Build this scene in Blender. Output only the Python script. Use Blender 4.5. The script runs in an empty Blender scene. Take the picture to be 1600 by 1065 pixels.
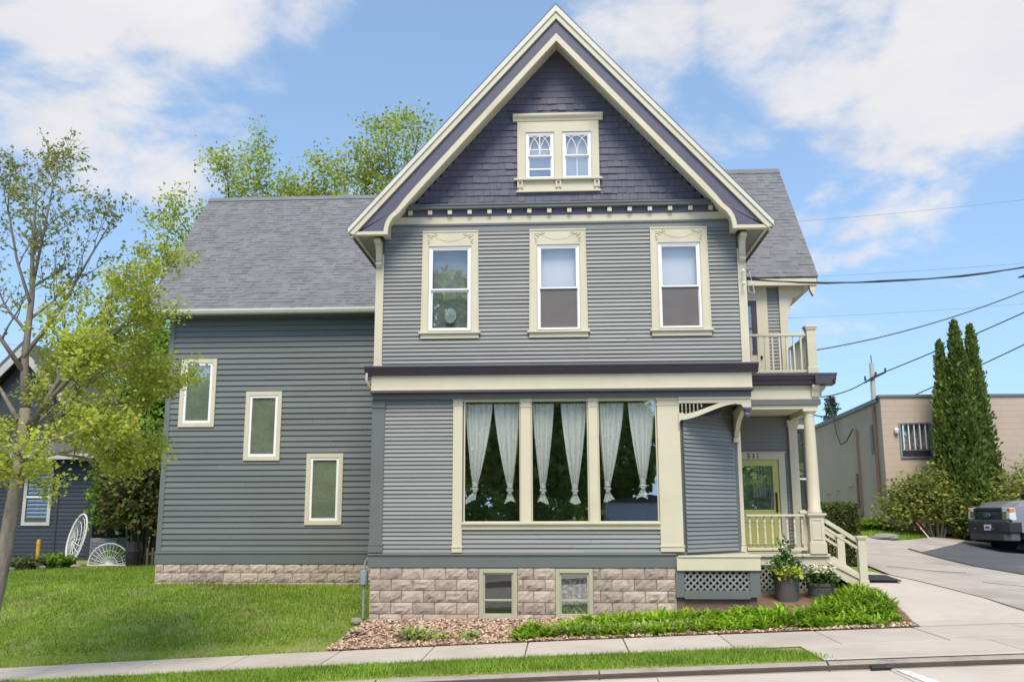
import bpy, math, random
import numpy as np
from mathutils import Vector, Matrix
R = math.radians
random.seed(7); rng = np.random.default_rng(7)
scene = bpy.context.scene
col = scene.collection

# ------------------------------------------------------------------ camera
cd = bpy.data.cameras.new("camera"); cam = bpy.data.objects.new("camera", cd); col.objects.link(cam)
cd.sensor_width = 36.0; cd.lens = 36.0*1450/1600; cd.clip_end = 3000
cam.matrix_world = Matrix.Translation((0, -17.5, 2.0)) @ Matrix.Rotation(R(3.0), 4, 'Z') @ Matrix.Rotation(R(100.5), 4, 'X') @ Matrix.Rotation(R(-.14), 4, 'Z')
scene.camera = cam

# ------------------------------------------------------------------ light
SUN = Vector((math.cos(R(54))*math.sin(R(4)), -math.cos(R(54))*math.cos(R(4)), math.sin(R(54))))
w = bpy.data.worlds.new("World"); scene.world = w; w.use_nodes = True
nt = w.node_tree; N = nt.nodes; L = nt.links; N.clear()
def nn(t, **k):
    n = N.new(t)
    for a, b in k.items(): setattr(n, a, b)
    return n
def mth(op, a, b=None, c=None, clamp=False):
    n = N.new('ShaderNodeMath'); n.operation = op; n.use_clamp = clamp
    for i, v in enumerate((a, b, c)):
        if v is None: continue
        if isinstance(v, (int, float)): n.inputs[i].default_value = v
        else: L.new(v, n.inputs[i])
    return n.outputs[0]
sky = nn('ShaderNodeTexSky', sky_type='NISHITA', sun_disc=False)
sky.sun_elevation = R(54); sky.sun_rotation = math.atan2(SUN.x, SUN.y); sky.air_density = 1.0; sky.dust_density = .3; sky.ozone_density = 2.2
tc = nn('ShaderNodeTexCoord'); lift = nn('ShaderNodeMapping', vector_type='POINT'); L.new(tc.outputs['Generated'], lift.inputs[0]); lift.inputs['Scale'].default_value = (1, 1, .75); lift.inputs['Location'].default_value = (0, 0, .22); L.new(lift.outputs[0], sky.inputs[0]); sep = nn('ShaderNodeSeparateXYZ'); L.new(tc.outputs['Generated'], sep.inputs[0])
zc = mth('ADD', mth('MAXIMUM', sep.outputs[2], 0.0), .22)
cmb = nn('ShaderNodeCombineXYZ'); L.new(mth('DIVIDE', sep.outputs[0], zc), cmb.inputs[0]); L.new(mth('DIVIDE', sep.outputs[1], zc), cmb.inputs[1])
def noise(vec, sc, det, rough=.55, dist=0.):
    n = nn('ShaderNodeTexNoise'); n.inputs['Scale'].default_value = sc; n.inputs['Detail'].default_value = det
    n.inputs['Roughness'].default_value = rough; n.inputs['Distortion'].default_value = dist; L.new(vec, n.inputs['Vector']); return n.outputs['Fac']
n1 = noise(cmb.outputs[0], 2.3, 10, .58, .25); n2 = noise(cmb.outputs[0], 8.0, 7, .6, .3)
fb = mth('ADD', mth('MULTIPLY', n1, .78), mth('MULTIPLY', n2, .22))
blob = None                      # the cloud banks of that day, each by its direction in the sky
for (x, y, z, c0, amt) in [(-.46,.745,.50,.991,.25), (-.345,.80,.51,.993,.24), (-.265,.82,.515,.996,.15), (.085,.877,.474,.993,.16), (.238,.851,.468,.990,.24), (.377,.827,.418,.991,.24),
                           (.33,.85,.41,.993,.16), (.164,.919,.358,.992,.13), (.32,.887,.332,.993,.13), (-.404,.848,.343,.995,.10), (.271,.931,.243,.994,.12), (.23,.955,.185,.995,.10), (-.5,.8,.5,.96,.16)]:
    v = nn('ShaderNodeVectorMath', operation='DOT_PRODUCT'); L.new(tc.outputs['Generated'], v.inputs[0])
    ln = math.sqrt(x*x+y*y+z*z); v.inputs[1].default_value = (x/ln, y/ln, z/ln)
    mr = nn('ShaderNodeMapRange', interpolation_type='SMOOTHSTEP'); L.new(v.outputs['Value'], mr.inputs[0])
    mr.inputs[1].default_value = c0; mr.inputs[2].default_value = 1.0; mr.inputs[3].default_value = 0; mr.inputs[4].default_value = amt
    blob = mr.outputs[0] if blob is None else mth('MAXIMUM', blob, mr.outputs[0])
mask = nn('ShaderNodeMapRange', interpolation_type='SMOOTHSTEP'); L.new(mth('ADD', fb, blob), mask.inputs[0])
mask.inputs[1].default_value = .565; mask.inputs[2].default_value = .74; mask.inputs[3].default_value = 0; mask.inputs[4].default_value = .93
n3 = noise(cmb.outputs[0], 3.2, 5, .6)
ccol = nn('ShaderNodeMix', data_type='RGBA'); L.new(n3, ccol.inputs[0]); ccol.inputs[6].default_value = (4.4, 4.4, 4.65, 1); ccol.inputs[7].default_value = (6.5, 6.3, 6.2, 1)
# a little whitening low down, and the sky a touch brighter than a clear one
hs = nn('ShaderNodeHueSaturation'); hs.inputs['Hue'].default_value = .492; hs.inputs['Saturation'].default_value = .92; hs.inputs['Value'].default_value = 1.75; L.new(sky.outputs[0], hs.inputs['Color'])
mx = nn('ShaderNodeMix', data_type='RGBA'); L.new(mask.outputs[0], mx.inputs[0]); L.new(hs.outputs[0], mx.inputs[6]); L.new(ccol.outputs[2], mx.inputs[7])
bg = nn('ShaderNodeBackground'); bg.inputs[1].default_value = .075; L.new(mx.outputs[2], bg.inputs[0])
out = nn('ShaderNodeOutputWorld'); L.new(bg.outputs[0], out.inputs[0])
sd = bpy.data.lights.new("sun", 'SUN'); sd.energy = 2.0; sd.angle = R(25); sd.color = (1, .885, .71)
so = bpy.data.objects.new("sun", sd); col.objects.link(so); so.rotation_euler = SUN.to_track_quat('Z', 'Y').to_euler(); so.location = (10, -20, 30)
scene.view_settings.view_transform = 'Standard'; scene.view_settings.look = 'None'; scene.view_settings.exposure = 1.08; scene.view_settings.gamma = 1; scene.view_settings.use_curve_mapping = False
scene.cycles.max_bounces = 8; scene.cycles.transparent_max_bounces = 12

# ------------------------------------------------------------------ materials
def mat(name, c, rough=.6, var=.08, scale=3., bump=0., bscale=40., rnd=0., isl=0., metal=0., spec=.35, c2=None, c2scale=1., c2w=(.45, .6), stretch=None, coat=0.):
    m = bpy.data.materials.new(name); m.use_nodes = True; t = m.node_tree; n = t.nodes; l = t.links
    p = n['Principled BSDF']; p.inputs['Roughness'].default_value = rough; p.inputs['Metallic'].default_value = metal; p.inputs['Specular IOR Level'].default_value = spec
    p.inputs['Coat Weight'].default_value = coat
    g = n.new('ShaderNodeNewGeometry'); pos = g.outputs['Position']
    if stretch:
        mp = n.new('ShaderNodeMapping'); mp.inputs['Scale'].default_value = stretch; l.new(pos, mp.inputs[0]); pos = mp.outputs[0]
    def nz(s, d=5):
        q = n.new('ShaderNodeTexNoise'); q.inputs['Scale'].default_value = s; q.inputs['Detail'].default_value = d; q.inputs['Roughness'].default_value = .6; l.new(pos, q.inputs['Vector']); return q.outputs['Fac']
    def mt(op, a, b):
        q = n.new('ShaderNodeMath'); q.operation = op
        for i, v in enumerate((a, b)):
            if isinstance(v, (int, float)): q.inputs[i].default_value = v
            else: l.new(v, q.inputs[i])
        return q.outputs[0]
    rgb = n.new('ShaderNodeRGB'); rgb.outputs[0].default_value = (*c, 1); cc = rgb.outputs[0]
    if c2:
        r = n.new('ShaderNodeMapRange'); l.new(nz(c2scale, 6), r.inputs[0]); r.inputs[1].default_value, r.inputs[2].default_value = c2w
        x = n.new('ShaderNodeMix'); x.data_type = 'RGBA'; l.new(r.outputs[0], x.inputs[0]); l.new(cc, x.inputs[6]); x.inputs[7].default_value = (*c2, 1); cc = x.outputs[2]
    v = mt('ADD', mt('MULTIPLY', mt('SUBTRACT', nz(scale), .5), var*4), 1.)
    if rnd:
        o = n.new('ShaderNodeObjectInfo'); v = mt('ADD', v, mt('MULTIPLY', mt('SUBTRACT', o.outputs['Random'], .5), rnd*2))
    if isl: v = mt('ADD', v, mt('MULTIPLY', mt('SUBTRACT', g.outputs['Random Per Island'], .5), isl*2))
    h = n.new('ShaderNodeHueSaturation'); l.new(cc, h.inputs['Color']); l.new(v, h.inputs['Value']); l.new(h.outputs[0], p.inputs['Base Color'])
    if bump:
        b = n.new('ShaderNodeBump'); b.inputs['Strength'].default_value = bump; b.inputs['Distance'].default_value = .02; l.new(nz(bscale, 8), b.inputs['Height']); l.new(b.outputs[0], p.inputs['Normal'])
    return m
def leafmat(name, a, b, tr=.4, mid=None):
    m = bpy.data.materials.new(name); m.use_nodes = True; t = m.node_tree; n = t.nodes; l = t.links; n.clear()
    g = n.new('ShaderNodeNewGeometry'); r = n.new('ShaderNodeValToRGB'); l.new(g.outputs['Random Per Island'], r.inputs[0])
    r.color_ramp.elements[0].color = (*a, 1); r.color_ramp.elements[1].color = (*b, 1)
    if mid: e = r.color_ramp.elements.new(.5); e.color = (*mid, 1)
    q = n.new('ShaderNodeTexNoise'); q.inputs['Scale'].default_value = .9; l.new(g.outputs['Position'], q.inputs['Vector'])
    mr = n.new('ShaderNodeMapRange'); l.new(q.outputs['Fac'], mr.inputs[0]); mr.inputs[1].default_value = .3; mr.inputs[2].default_value = .7; mr.inputs[3].default_value = .75; mr.inputs[4].default_value = 1.25
    h = n.new('ShaderNodeHueSaturation'); l.new(r.outputs[0], h.inputs['Color']); l.new(mr.outputs[0], h.inputs['Value'])
    d = n.new('ShaderNodeBsdfPrincipled'); d.inputs['Roughness'].default_value = .55; d.inputs['Specular IOR Level'].default_value = .25; l.new(h.outputs[0], d.inputs['Base Color'])
    s = n.new('ShaderNodeBsdfTranslucent'); l.new(h.outputs[0], s.inputs['Color'])
    x = n.new('ShaderNodeMixShader'); x.inputs[0].default_value = tr; l.new(d.outputs[0], x.inputs[1]); l.new(s.outputs[0], x.inputs[2])
    o = n.new('ShaderNodeOutputMaterial'); l.new(x.outputs[0], o.inputs[0]); return m
def glassmat(name, refl=.10, tint=(.97, .98, .975), edge=.3):
    m = bpy.data.materials.new(name); m.use_nodes = True; t = m.node_tree; n = t.nodes; l = t.links; n.clear()
    tr = n.new('ShaderNodeBsdfTransparent'); tr.inputs[0].default_value = (*tint, 1)
    gl = n.new('ShaderNodeBsdfGlossy'); gl.inputs['Roughness'].default_value = .01; gl.inputs['Color'].default_value = (.95, .97, 1, 1)
    lw = n.new('ShaderNodeLayerWeight'); lw.inputs[0].default_value = .25
    # old glass is never quite flat
    g = n.new('ShaderNodeNewGeometry'); q = n.new('ShaderNodeTexNoise'); q.inputs['Scale'].default_value = 1.6; q.inputs['Detail'].default_value = 1; l.new(g.outputs['Position'], q.inputs['Vector'])
    b = n.new('ShaderNodeBump'); b.inputs['Strength'].default_value = .02; b.inputs['Distance'].default_value = .02; l.new(q.outputs['Fac'], b.inputs['Height']); l.new(b.outputs[0], gl.inputs['Normal'])
    ma = n.new('ShaderNodeMath'); ma.operation = 'MULTIPLY_ADD'; l.new(lw.outputs['Fresnel'], ma.inputs[0]); ma.inputs[1].default_value = edge; ma.inputs[2].default_value = refl; ma.use_clamp = True
    x = n.new('ShaderNodeMixShader'); l.new(ma.outputs[0], x.inputs[0]); l.new(tr.outputs[0], x.inputs[1]); l.new(gl.outputs[0], x.inputs[2])
    o = n.new('ShaderNodeOutputMaterial'); l.new(x.outputs[0], o.inputs[0]); return m
M = dict(
 siding=mat('siding_paint', (.212,.224,.220), .5, .07, 2.2, .06, 60, rnd=.12, stretch=(.5,1,2), c2=(.19,.20,.195), c2scale=1.1, c2w=(.5,.75)),
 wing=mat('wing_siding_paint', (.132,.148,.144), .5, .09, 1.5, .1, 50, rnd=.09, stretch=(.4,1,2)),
 band=mat('grey_trim_paint', (.125,.142,.140), .5, .06, 2, .05),
 cream=mat('cream_paint', (.56,.52,.39), .5, .05, 1.6, .04, 50, c2=(.50,.455,.335), c2scale=1.2, c2w=(.55,.75)),
 purple=mat('plum_paint', (.092,.090,.128), .45, .08, 2.5, .08),
 plum=mat('plum_cornice_paint', (.062,.052,.074), .4, .08, 2.5, .05),
 shingle=mat('plum_shingle_paint', (.092,.090,.128), .55, .08, 3, .25, 35, rnd=.09, stretch=(3,3,.6)),
 sage=mat('sage_trim_paint', (.40,.385,.285), .5, .06, 3, .05),
 white=mat('white_vinyl', (.80,.80,.82), .35, .02, 3),
 roof=mat('asphalt_shingle', (.175,.178,.183), .9, .12, 2.0, .3, 120, isl=.09, spec=.15),
 stone=mat('rock_face_block', (.41,.338,.285), .85, .10, 5, .4, 34, rnd=.2, c2=(.28,.22,.19), c2scale=7, c2w=(.52,.68), spec=.2),
 mortar=mat('mortar', (.17,.11,.095), .9, .1, 8, .3),
 dark=mat('dark_interior', (.045,.042,.038), .9, .1),
 room=mat('room_reflection_tone', (.27,.285,.225), .9, .1),  # light greenish wall colour stands in for tree reflections in the panes
 glass=glassmat('window_glass', .165), glassup=glassmat('upper_window_glass', .07),
 blind=mat('window_blind', (.62,.62,.66), .8, .03, 4), screen=mat('insect_screen', (.135,.128,.128), .9, .1, 3), curtain=None,
 lace=mat('lace_curtain', (.4,.4,.4), .9, .5, 14, c2=(.06,.06,.06), c2scale=18, c2w=(.45,.52)),
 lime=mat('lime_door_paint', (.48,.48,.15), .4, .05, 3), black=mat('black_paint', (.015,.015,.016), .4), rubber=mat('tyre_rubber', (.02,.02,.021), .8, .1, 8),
 steel=mat('grey_metal', (.32,.33,.35), .4, .1, 4, metal=.7), greymeter=mat('grey_meter_paint', (.27,.31,.34), .5, .1),
 walk=mat('pavement_concrete', (.50,.44,.375), .85, .06, 1.1, .25, 60, c2=(.43,.375,.315), c2scale=.8, c2w=(.45,.7), spec=.2, rnd=.04),
 street=mat('street_concrete', (.56,.50,.435), .85, .06, .9, .25, 60, c2=(.49,.43,.365), c2scale=.6, c2w=(.45,.7), spec=.2),
 drive=mat('driveway_concrete', (.45,.395,.345), .88, .13, 3.5, .3, 50, c2=(.31,.275,.24), c2scale=.8, c2w=(.45,.68), spec=.2, stretch=(.5,1,1)),
 curb=mat('curb_concrete', (.34,.30,.265), .9, .12, 2.5, .4, 45, c2=(.23,.20,.17), c2scale=2.2, c2w=(.5,.72), spec=.2),
 asphalt=mat('asphalt', (.105,.106,.114), .9, .14, 1.0, .3, 70, c2=(.16,.155,.15), c2scale=.7, c2w=(.5,.7), spec=.2),
 joint=mat('joint_dirt', (.09,.07,.055), .95, .2, 6), roadpaint=mat('road_paint', (.72,.73,.72), .8, .05, 3, c2=(.52,.48,.44), c2scale=9, c2w=(.5,.6)),
 soil=mat('turf_soil', (.18,.23,.04), .95, .2, 1.0, .5, 30, c2=(.30,.27,.13), c2scale=1.1, c2w=(.45,.65), spec=.1),
 mulch=mat('mulch_soil', (.20,.125,.085), .95, .25, 6, .5, 40, spec=.1), chip=mat('wood_chip', (.50,.355,.26), .9, .1, 5, isl=.6, spec=.15),
 blockwall=None, parapet=mat('parapet_metal', (.16,.16,.17), .5, .08),
 trunk=mat('young_bark', (.205,.178,.148), .9, .25, 9, 1., 30, c2=(.31,.29,.22), c2scale=14, c2w=(.42,.8), stretch=(1,1,.3), spec=.15),
 trunkdark=mat('dark_bark', (.09,.075,.06), .9, .2, 5, .5, 20, spec=.15), navy=mat('navy_siding', (.034,.040,.050), .5, .08, 2, rnd=.1), navyroof=mat('old_roof', (.105,.103,.105), .9, .12, 3, .4, 60, isl=.25, spec=.1),
 crown=mat('rake_crown_paint', (.60,.585,.51), .5, .05), offwhite=mat('white_wood', (.68,.68,.66), .6, .06, 4), yellow=mat('yellow_paint', (.55,.33,.03), .5), thinwire=mat('distant_wire', (.16,.2,.25), .6), wire=mat('cable_black', (.03,.035,.04), .6), pole=mat('weathered_pole', (.42,.41,.39), .9, .12, 4),
 truck=mat('truck_paint', (.25,.26,.28), .32, .02, 2, metal=.3, coat=.6), chrome=mat('chrome', (.6,.6,.62), .15, .02, metal=1), amber=mat('amber_lens', (.7,.22,.05), .3), lens=mat('headlamp_lens', (.62,.64,.66), .15, .1, 12),
 trimblack=mat('black_plastic', (.028,.028,.03), .5), badge=mat('badge_blue', (.03,.06,.2), .3), pot=mat('grey_pot', (.095,.088,.082), .7, .12, 6, .2), potsoil=mat('pot_soil', (.03,.02,.015), .95),
 paleblue=mat('pale_blue_siding', (.52,.64,.82), .6, .05), wicker=mat('white_wicker', (.6,.6,.58), .7, .08), red=mat('red_tape', (.5,.1,.07), .6), rock=mat('grey_rock', (.25,.24,.22), .9, .2, 6, .5),
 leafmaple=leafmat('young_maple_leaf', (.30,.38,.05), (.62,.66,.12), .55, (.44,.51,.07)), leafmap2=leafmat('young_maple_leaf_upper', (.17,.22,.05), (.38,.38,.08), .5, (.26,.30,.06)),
 leafbg=leafmat('spring_leaf', (.24,.31,.05), (.58,.60,.13), .55, (.38,.46,.07)), leafgreen=leafmat('green_maple_leaf', (.12,.25,.03), (.33,.50,.06), .5), leafshrub=leafmat('bronze_green_leaf', (.06,.10,.022), (.19,.12,.06), .35, (.09,.14,.03)),
 leafarb=leafmat('arborvitae_spray', (.07,.12,.03), (.25,.32,.07), .35, (.14,.205,.04)), farleaf=leafmat('street_tree_leaf', (.22,.36,.07), (.50,.64,.16), .72, (.36,.50,.10)), leafbush=leafmat('bush_leaf', (.17,.22,.05), (.42,.42,.12), .45, (.28,.32,.07)), leafbush2=leafmat('fresh_bush_leaf', (.11,.22,.04), (.28,.40,.07), .4), leafgrey=leafmat('grey_green_leaf', (.12,.16,.06), (.26,.30,.14), .35),
 leafhedge=leafmat('hedge_leaf', (.05,.08,.02), (.16,.19,.04), .3), leafspruce=leafmat('spruce_spray', (.06,.09,.06), (.15,.20,.12), .2),
 lily=leafmat('lily_leaf', (.15,.30,.02), (.42,.56,.05), .45, (.27,.45,.03)), hosta=leafmat('hosta_leaf', (.24,.36,.06), (.62,.64,.30), .4), grass=leafmat('grass_blade', (.12,.25,.02), (.43,.50,.11), .45, (.215,.38,.03)), potleaf=leafmat('pot_leaf', (.03,.08,.015), (.10,.19,.03), .3), limeleaf=leafmat('lime_leaf', (.35,.45,.03), (.5,.56,.06), .4), petal=leafmat('white_petal', (.75,.76,.7), (.85,.84,.74), .3), petalcream=leafmat('cream_petal', (.75,.70,.48), (.84,.82,.66), .3),
)
def curtainmat():
    m = bpy.data.materials.new('sheer_curtain'); m.use_nodes = True; t = m.node_tree; n = t.nodes; l = t.links; n.clear()
    d = n.new('ShaderNodeBsdfDiffuse'); d.inputs[0].default_value = (.95,.97,.95,1); s = n.new('ShaderNodeBsdfTransparent'); x = n.new('ShaderNodeMixShader'); x.inputs[0].default_value = .13
    l.new(d.outputs[0], x.inputs[1]); l.new(s.outputs[0], x.inputs[2]); o = n.new('ShaderNodeOutputMaterial'); l.new(x.outputs[0], o.inputs[0]); return m
M['curtain'] = curtainmat()
def cmu():
    m = mat('painted_block_wall', (.46,.37,.295), .8, .06, .8, .1, 30, c2=(.40,.32,.255), c2scale=.5, c2w=(.5,.75)); t = m.node_tree; n = t.nodes; l = t.links; p = n['Principled BSDF']
    g = n.new('ShaderNodeNewGeometry'); s = n.new('ShaderNodeSeparateXYZ'); l.new(g.outputs['Position'], s.inputs[0]); a = n.new('ShaderNodeMath'); a.operation = 'ADD'; l.new(s.outputs[0], a.inputs[0]); l.new(s.outputs[1], a.inputs[1])
    c = n.new('ShaderNodeCombineXYZ'); l.new(a.outputs[0], c.inputs[0]); l.new(s.outputs[2], c.inputs[1])
    b = n.new('ShaderNodeTexBrick'); b.inputs['Scale'].default_value = 1; b.inputs['Brick Width'].default_value = .41; b.inputs['Row Height'].default_value = .205; b.inputs['Mortar Size'].default_value = .009; b.inputs['Mortar Smooth'].default_value = .4; l.new(c.outputs[0], b.inputs['Vector'])
    u = n.new('ShaderNodeBump'); u.inputs['Strength'].default_value = .55; u.inputs['Distance'].default_value = .012; u.invert = True; l.new(b.outputs['Fac'], u.inputs['Height']); l.new(u.outputs[0], p.inputs['Normal']); return m
M['blockwall'] = cmu()

# ------------------------------------------------------------------ mesh helpers
class MB:
    def __init__(s): s.v = []; s.f = []
    def add(s, vs, fs): b = len(s.v); s.v += [tuple(v) for v in vs]; s.f += [tuple(i+b for i in f) for f in fs]; return s
    def box(s, x0, x1, y0, y1, z0, z1):
        return s.add([(x0,y0,z0),(x1,y0,z0),(x1,y1,z0),(x0,y1,z0),(x0,y0,z1),(x1,y0,z1),(x1,y1,z1),(x0,y1,z1)], [(0,3,2,1),(4,5,6,7),(0,1,5,4),(1,2,6,5),(2,3,7,6),(3,0,4,7)])
    def prism(s, poly, ax, a, b):           # poly in the plane across axis ax: y -> (x,z), x -> (y,z), z -> (x,y)
        mk = {'y': lambda p, t: (p[0], t, p[1]), 'x': lambda p, t: (t, p[0], p[1]), 'z': lambda p, t: (p[0], p[1], t)}[ax]; n = len(poly)
        return s.add([mk(p, a) for p in poly]+[mk(p, b) for p in poly], [tuple(range(n)), tuple(range(2*n-1, n-1, -1))]+[(i, i+n, (i+1) % n+n, (i+1) % n) for i in range(n)])
    def tube(s, pts, r, n=6, cap=True):
        pts = [Vector(p) for p in pts]; rs = r if isinstance(r, (list, tuple)) else [r]*len(pts); vs = []; up = Vector((0, 0, 1))
        for i, p in enumerate(pts):
            d = (pts[min(i+1, len(pts)-1)]-pts[max(i-1, 0)]); d = d.normalized() if d.length > 1e-9 else up
            a = d.cross(Vector((.31, .95, .1)) if abs(d.z) > .8 else up).normalized(); b = d.cross(a)
            vs += [p+(a*math.cos(2*math.pi*k/n)+b*math.sin(2*math.pi*k/n))*rs[i] for k in range(n)]
        fs = [(i*n+k, i*n+(k+1) % n, (i+1)*n+(k+1) % n, (i+1)*n+k) for i in range(len(pts)-1) for k in range(n)]
        if cap: fs += [tuple(range(n-1, -1, -1)), tuple(range((len(pts)-1)*n, len(pts)*n))]
        return s.add(vs, fs)
    def lathe(s, prof, c=(0,0,0), n=16):      # prof (r, z)
        vs = [(c[0]+r*math.cos(2*math.pi*k/n), c[1]+r*math.sin(2*math.pi*k/n), c[2]+z) for r, z in prof for k in range(n)]
        fs = [(i*n+k, i*n+(k+1) % n, (i+1)*n+(k+1) % n, (i+1)*n+k) for i in range(len(prof)-1) for k in range(n)]
        return s.add(vs, fs+[tuple(range(n-1, -1, -1)), tuple(range((len(prof)-1)*n, len(prof)*n))])
    def ball(s, c, r, sc=(1,1,1), n=10, m=6):
        return s.add(*_ball(c, r, sc, n, m))
    def mesh(s, name, m):
        me = bpy.data.meshes.new(name); me.from_pydata(s.v, [], s.f); me.materials.append(m); me.update(); return me
    def build(s, name, m, parent=None, bevel=0, smooth=False, off=(0,0,0), **k):
        if any(off): s.v = [(x-off[0], y-off[1], z-off[2]) for x, y, z in s.v]
        o = link(name, s.mesh(name, m), parent, **k)
        if smooth: o.data.shade_smooth()
        if bevel: b = o.modifiers.new('bevel', 'BEVEL'); b.width = bevel; b.segments = 2; b.limit_method = 'ANGLE'; b.angle_limit = R(40)
        return o
def _ball(c, r, sc, n, m):
    vs = [(c[0], c[1], c[2]-r*sc[2])]
    for i in range(1, m):
        a = math.pi*i/m-math.pi/2
        vs += [(c[0]+r*sc[0]*math.cos(a)*math.cos(2*math.pi*k/n), c[1]+r*sc[1]*math.cos(a)*math.sin(2*math.pi*k/n), c[2]+r*sc[2]*math.sin(a)) for k in range(n)]
    vs.append((c[0], c[1], c[2]+r*sc[2])); e = len(vs)-1
    fs = [(0, 1+(k+1) % n, 1+k) for k in range(n)]+[(1+i*n+k, 1+i*n+(k+1) % n, 1+(i+1)*n+(k+1) % n, 1+(i+1)*n+k) for i in range(m-2) for k in range(n)]
    return vs, fs+[(e, 1+(m-2)*n+k, 1+(m-2)*n+(k+1) % n) for k in range(n)]
def link(name, data, parent=None, loc=None, rot=None, label=None, cat=None, group=None, kind=None):
    o = bpy.data.objects.new(name, data); col.objects.link(o)
    if parent: o.parent = parent
    if loc is not None: o.location = loc
    if rot is not None: o.rotation_euler = rot
    for a, b in (('label', label), ('category', cat), ('group', group), ('kind', kind)):
        if b: o[a] = b
    return o
def thing(name, loc, label, cat, group=None, rz=0): return link(name, None, None, loc, (0, 0, rz), label, cat, group)
def npmesh(name, v, f, m):                 # v (n,3), f (k,3|4) -> mesh, quick
    me = bpy.data.meshes.new(name); v = np.ascontiguousarray(v, np.float32); f = np.ascontiguousarray(f, np.int32); k = f.shape[1]
    me.vertices.add(len(v)); me.vertices.foreach_set('co', v.ravel()); me.loops.add(f.size); me.loops.foreach_set('vertex_index', f.ravel())
    me.polygons.add(len(f)); me.polygons.foreach_set('loop_start', np.arange(0, f.size, k, dtype=np.int32)); me.polygons.foreach_set('loop_total', np.full(len(f), k, np.int32))
    me.materials.append(m); me.update(calc_edges=True); return me
def nrm(a): return a/np.maximum(np.linalg.norm(a, axis=-1, keepdims=True), 1e-9)
def leafmesh(name, c, size, m, asp=.6, up=.5, droop=0., jit=.4):   # one folded diamond per leaf
    n = len(c); ax = rng.normal(size=(n, 3)); ax[:, 2] = ax[:, 2]*.6-droop; ax = nrm(ax)
    no = nrm(rng.normal(size=(n, 3))+np.array([0, -.2, up])*1.6); sd = nrm(np.cross(ax, no)); no = np.cross(sd, ax)
    s = (size*(1-jit+2*jit*rng.random(n)))[:, None]
    v = np.stack([c-ax*s*.5, c+sd*s*asp*.5-ax*s*.05+no*s*.1, c+ax*s*.5, c-sd*s*asp*.5-ax*s*.05+no*s*.1], 1).reshape(-1, 3)
    i = np.arange(n)[:, None]*4; return npmesh(name, v, np.concatenate([i, i+1, i+2, i+3], 1), m)
def blades(name, base, h, wd, m, lean=.5, seg=1):  # grass or strap leaves
    n = len(base); a = rng.random(n)*2*math.pi; d = np.stack([np.cos(a), np.sin(a), np.zeros(n)], 1); sd = np.stack([-np.sin(a), np.cos(a), np.zeros(n)], 1)
    hh = (h*(.6+.8*rng.random(n)))[:, None]; ww = (wd*(.7+.6*rng.random(n)))[:, None]; le = (lean*(.3+1.2*rng.random(n)))[:, None]; z = np.array([0, 0, 1.])
    if seg == 1:
        v = np.stack([base-sd*ww*.5, base+sd*ww*.5, base+d*hh*le+z*hh], 1).reshape(-1, 3); i = np.arange(n)[:, None]*3
        return npmesh(name, v, np.concatenate([i, i+1, i+2], 1), m)
    rows = []
    for k in range(seg+1):
        t = k/seg; p = base+d*hh*le*t**1.7+z*hh*(t-.42*le*t**2.6); q = ww*.5*(1-t**2.2)+.001; rows += [p-sd*q, p+sd*q]
    v = np.stack(rows, 1).reshape(-1, 3); i = np.arange(n)[:, None]*(2*seg+2); f = [np.concatenate([i+2*k, i+2*k+1, i+2*k+3, i+2*k+2], 1) for k in range(seg)]
    return npmesh(name, v, np.concatenate(f), m)

# ------------------------------------------------------------------ the lie of the land
def zs(x):
    x=np.clip(np.asarray(x,float),-40,30); return -.06+.045*x-.0006*np.where(x<0,np.clip(x,-15,0)**2,np.clip(x,0,15)**2)
CP=[(x,-1.6,float(zs(x))) for x in(-40,-30,-24,-18,-14,-11,-8,-5.5,-3,-1,1,3,5,7,9,12,16,22,30,45)]
CP+=[(-3.6,0,.05),(-1.5,0,.08),(0,0,.12),(2,0,.2),(3.5,0,.3),(5,.5,.42),(6,1.2,.62),(-9.4,4.2,.44),(-4.4,4.2,.43),(-7,4.2,.44),
(-14,8.5,.52),(-10,9,.58),(-18,8.5,.42),(-16,4,.2),(-12,14,.7),(-20,14,.5),(6.5,4.5,.85),(9,10.5,1.2),(11,14.5,1.4),(14.5,11.5,.8),(14,15.5,1.28),(18,16.5,1.3),(20,12,.85),
(9,7.5,.88),(9,.5,.4),(10,3,.5),(13,6,.62),(20,3,.62),(30,12,1.),(-30,9,.3),(-45,9,.2),(-45,40,1.),(-20,40,1.4),(0,40,1.6),(20,40,1.7),(45,40,1.7),(0,15,1.1),(45,12,1.2)]
CP=np.array(CP)
def _k(r2):return np.where(r2>1e-9,r2*np.log(r2+1e-12),0)
_n=len(CP);_A=np.zeros((_n+3,_n+3));_d=((CP[:,None,:2]-CP[None,:,:2])**2).sum(2)
_A[:_n,:_n]=_k(_d)+np.eye(_n)*.02;_A[:_n,_n]=1;_A[:_n,_n+1:]=CP[:,:2];_A[_n:,:_n]=_A[:_n,_n:].T
_W=np.linalg.solve(_A,np.r_[CP[:,2],0,0,0])
def gz(x,y):
    x=np.asarray(x,float);y=np.asarray(y,float);x,y=np.broadcast_arrays(x,y);sh=x.shape
    X=np.clip(x.ravel(),-45,45);Y=np.clip(y.ravel(),-1.6,40)
    r2=(X[:,None]-CP[:,0])**2+(Y[:,None]-CP[:,1])**2
    z=_k(r2)@_W[:_n]+_W[_n]+_W[_n+1]*X+_W[_n+2]*Y
    t=np.clip((Y+1.6)/.8,0,1)
    z=zs(X)*(1-t)+z*t
    return z.reshape(sh)
def gpt(x, y, dz=0.): return (x, y, float(gz(x, y))+dz)
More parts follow.
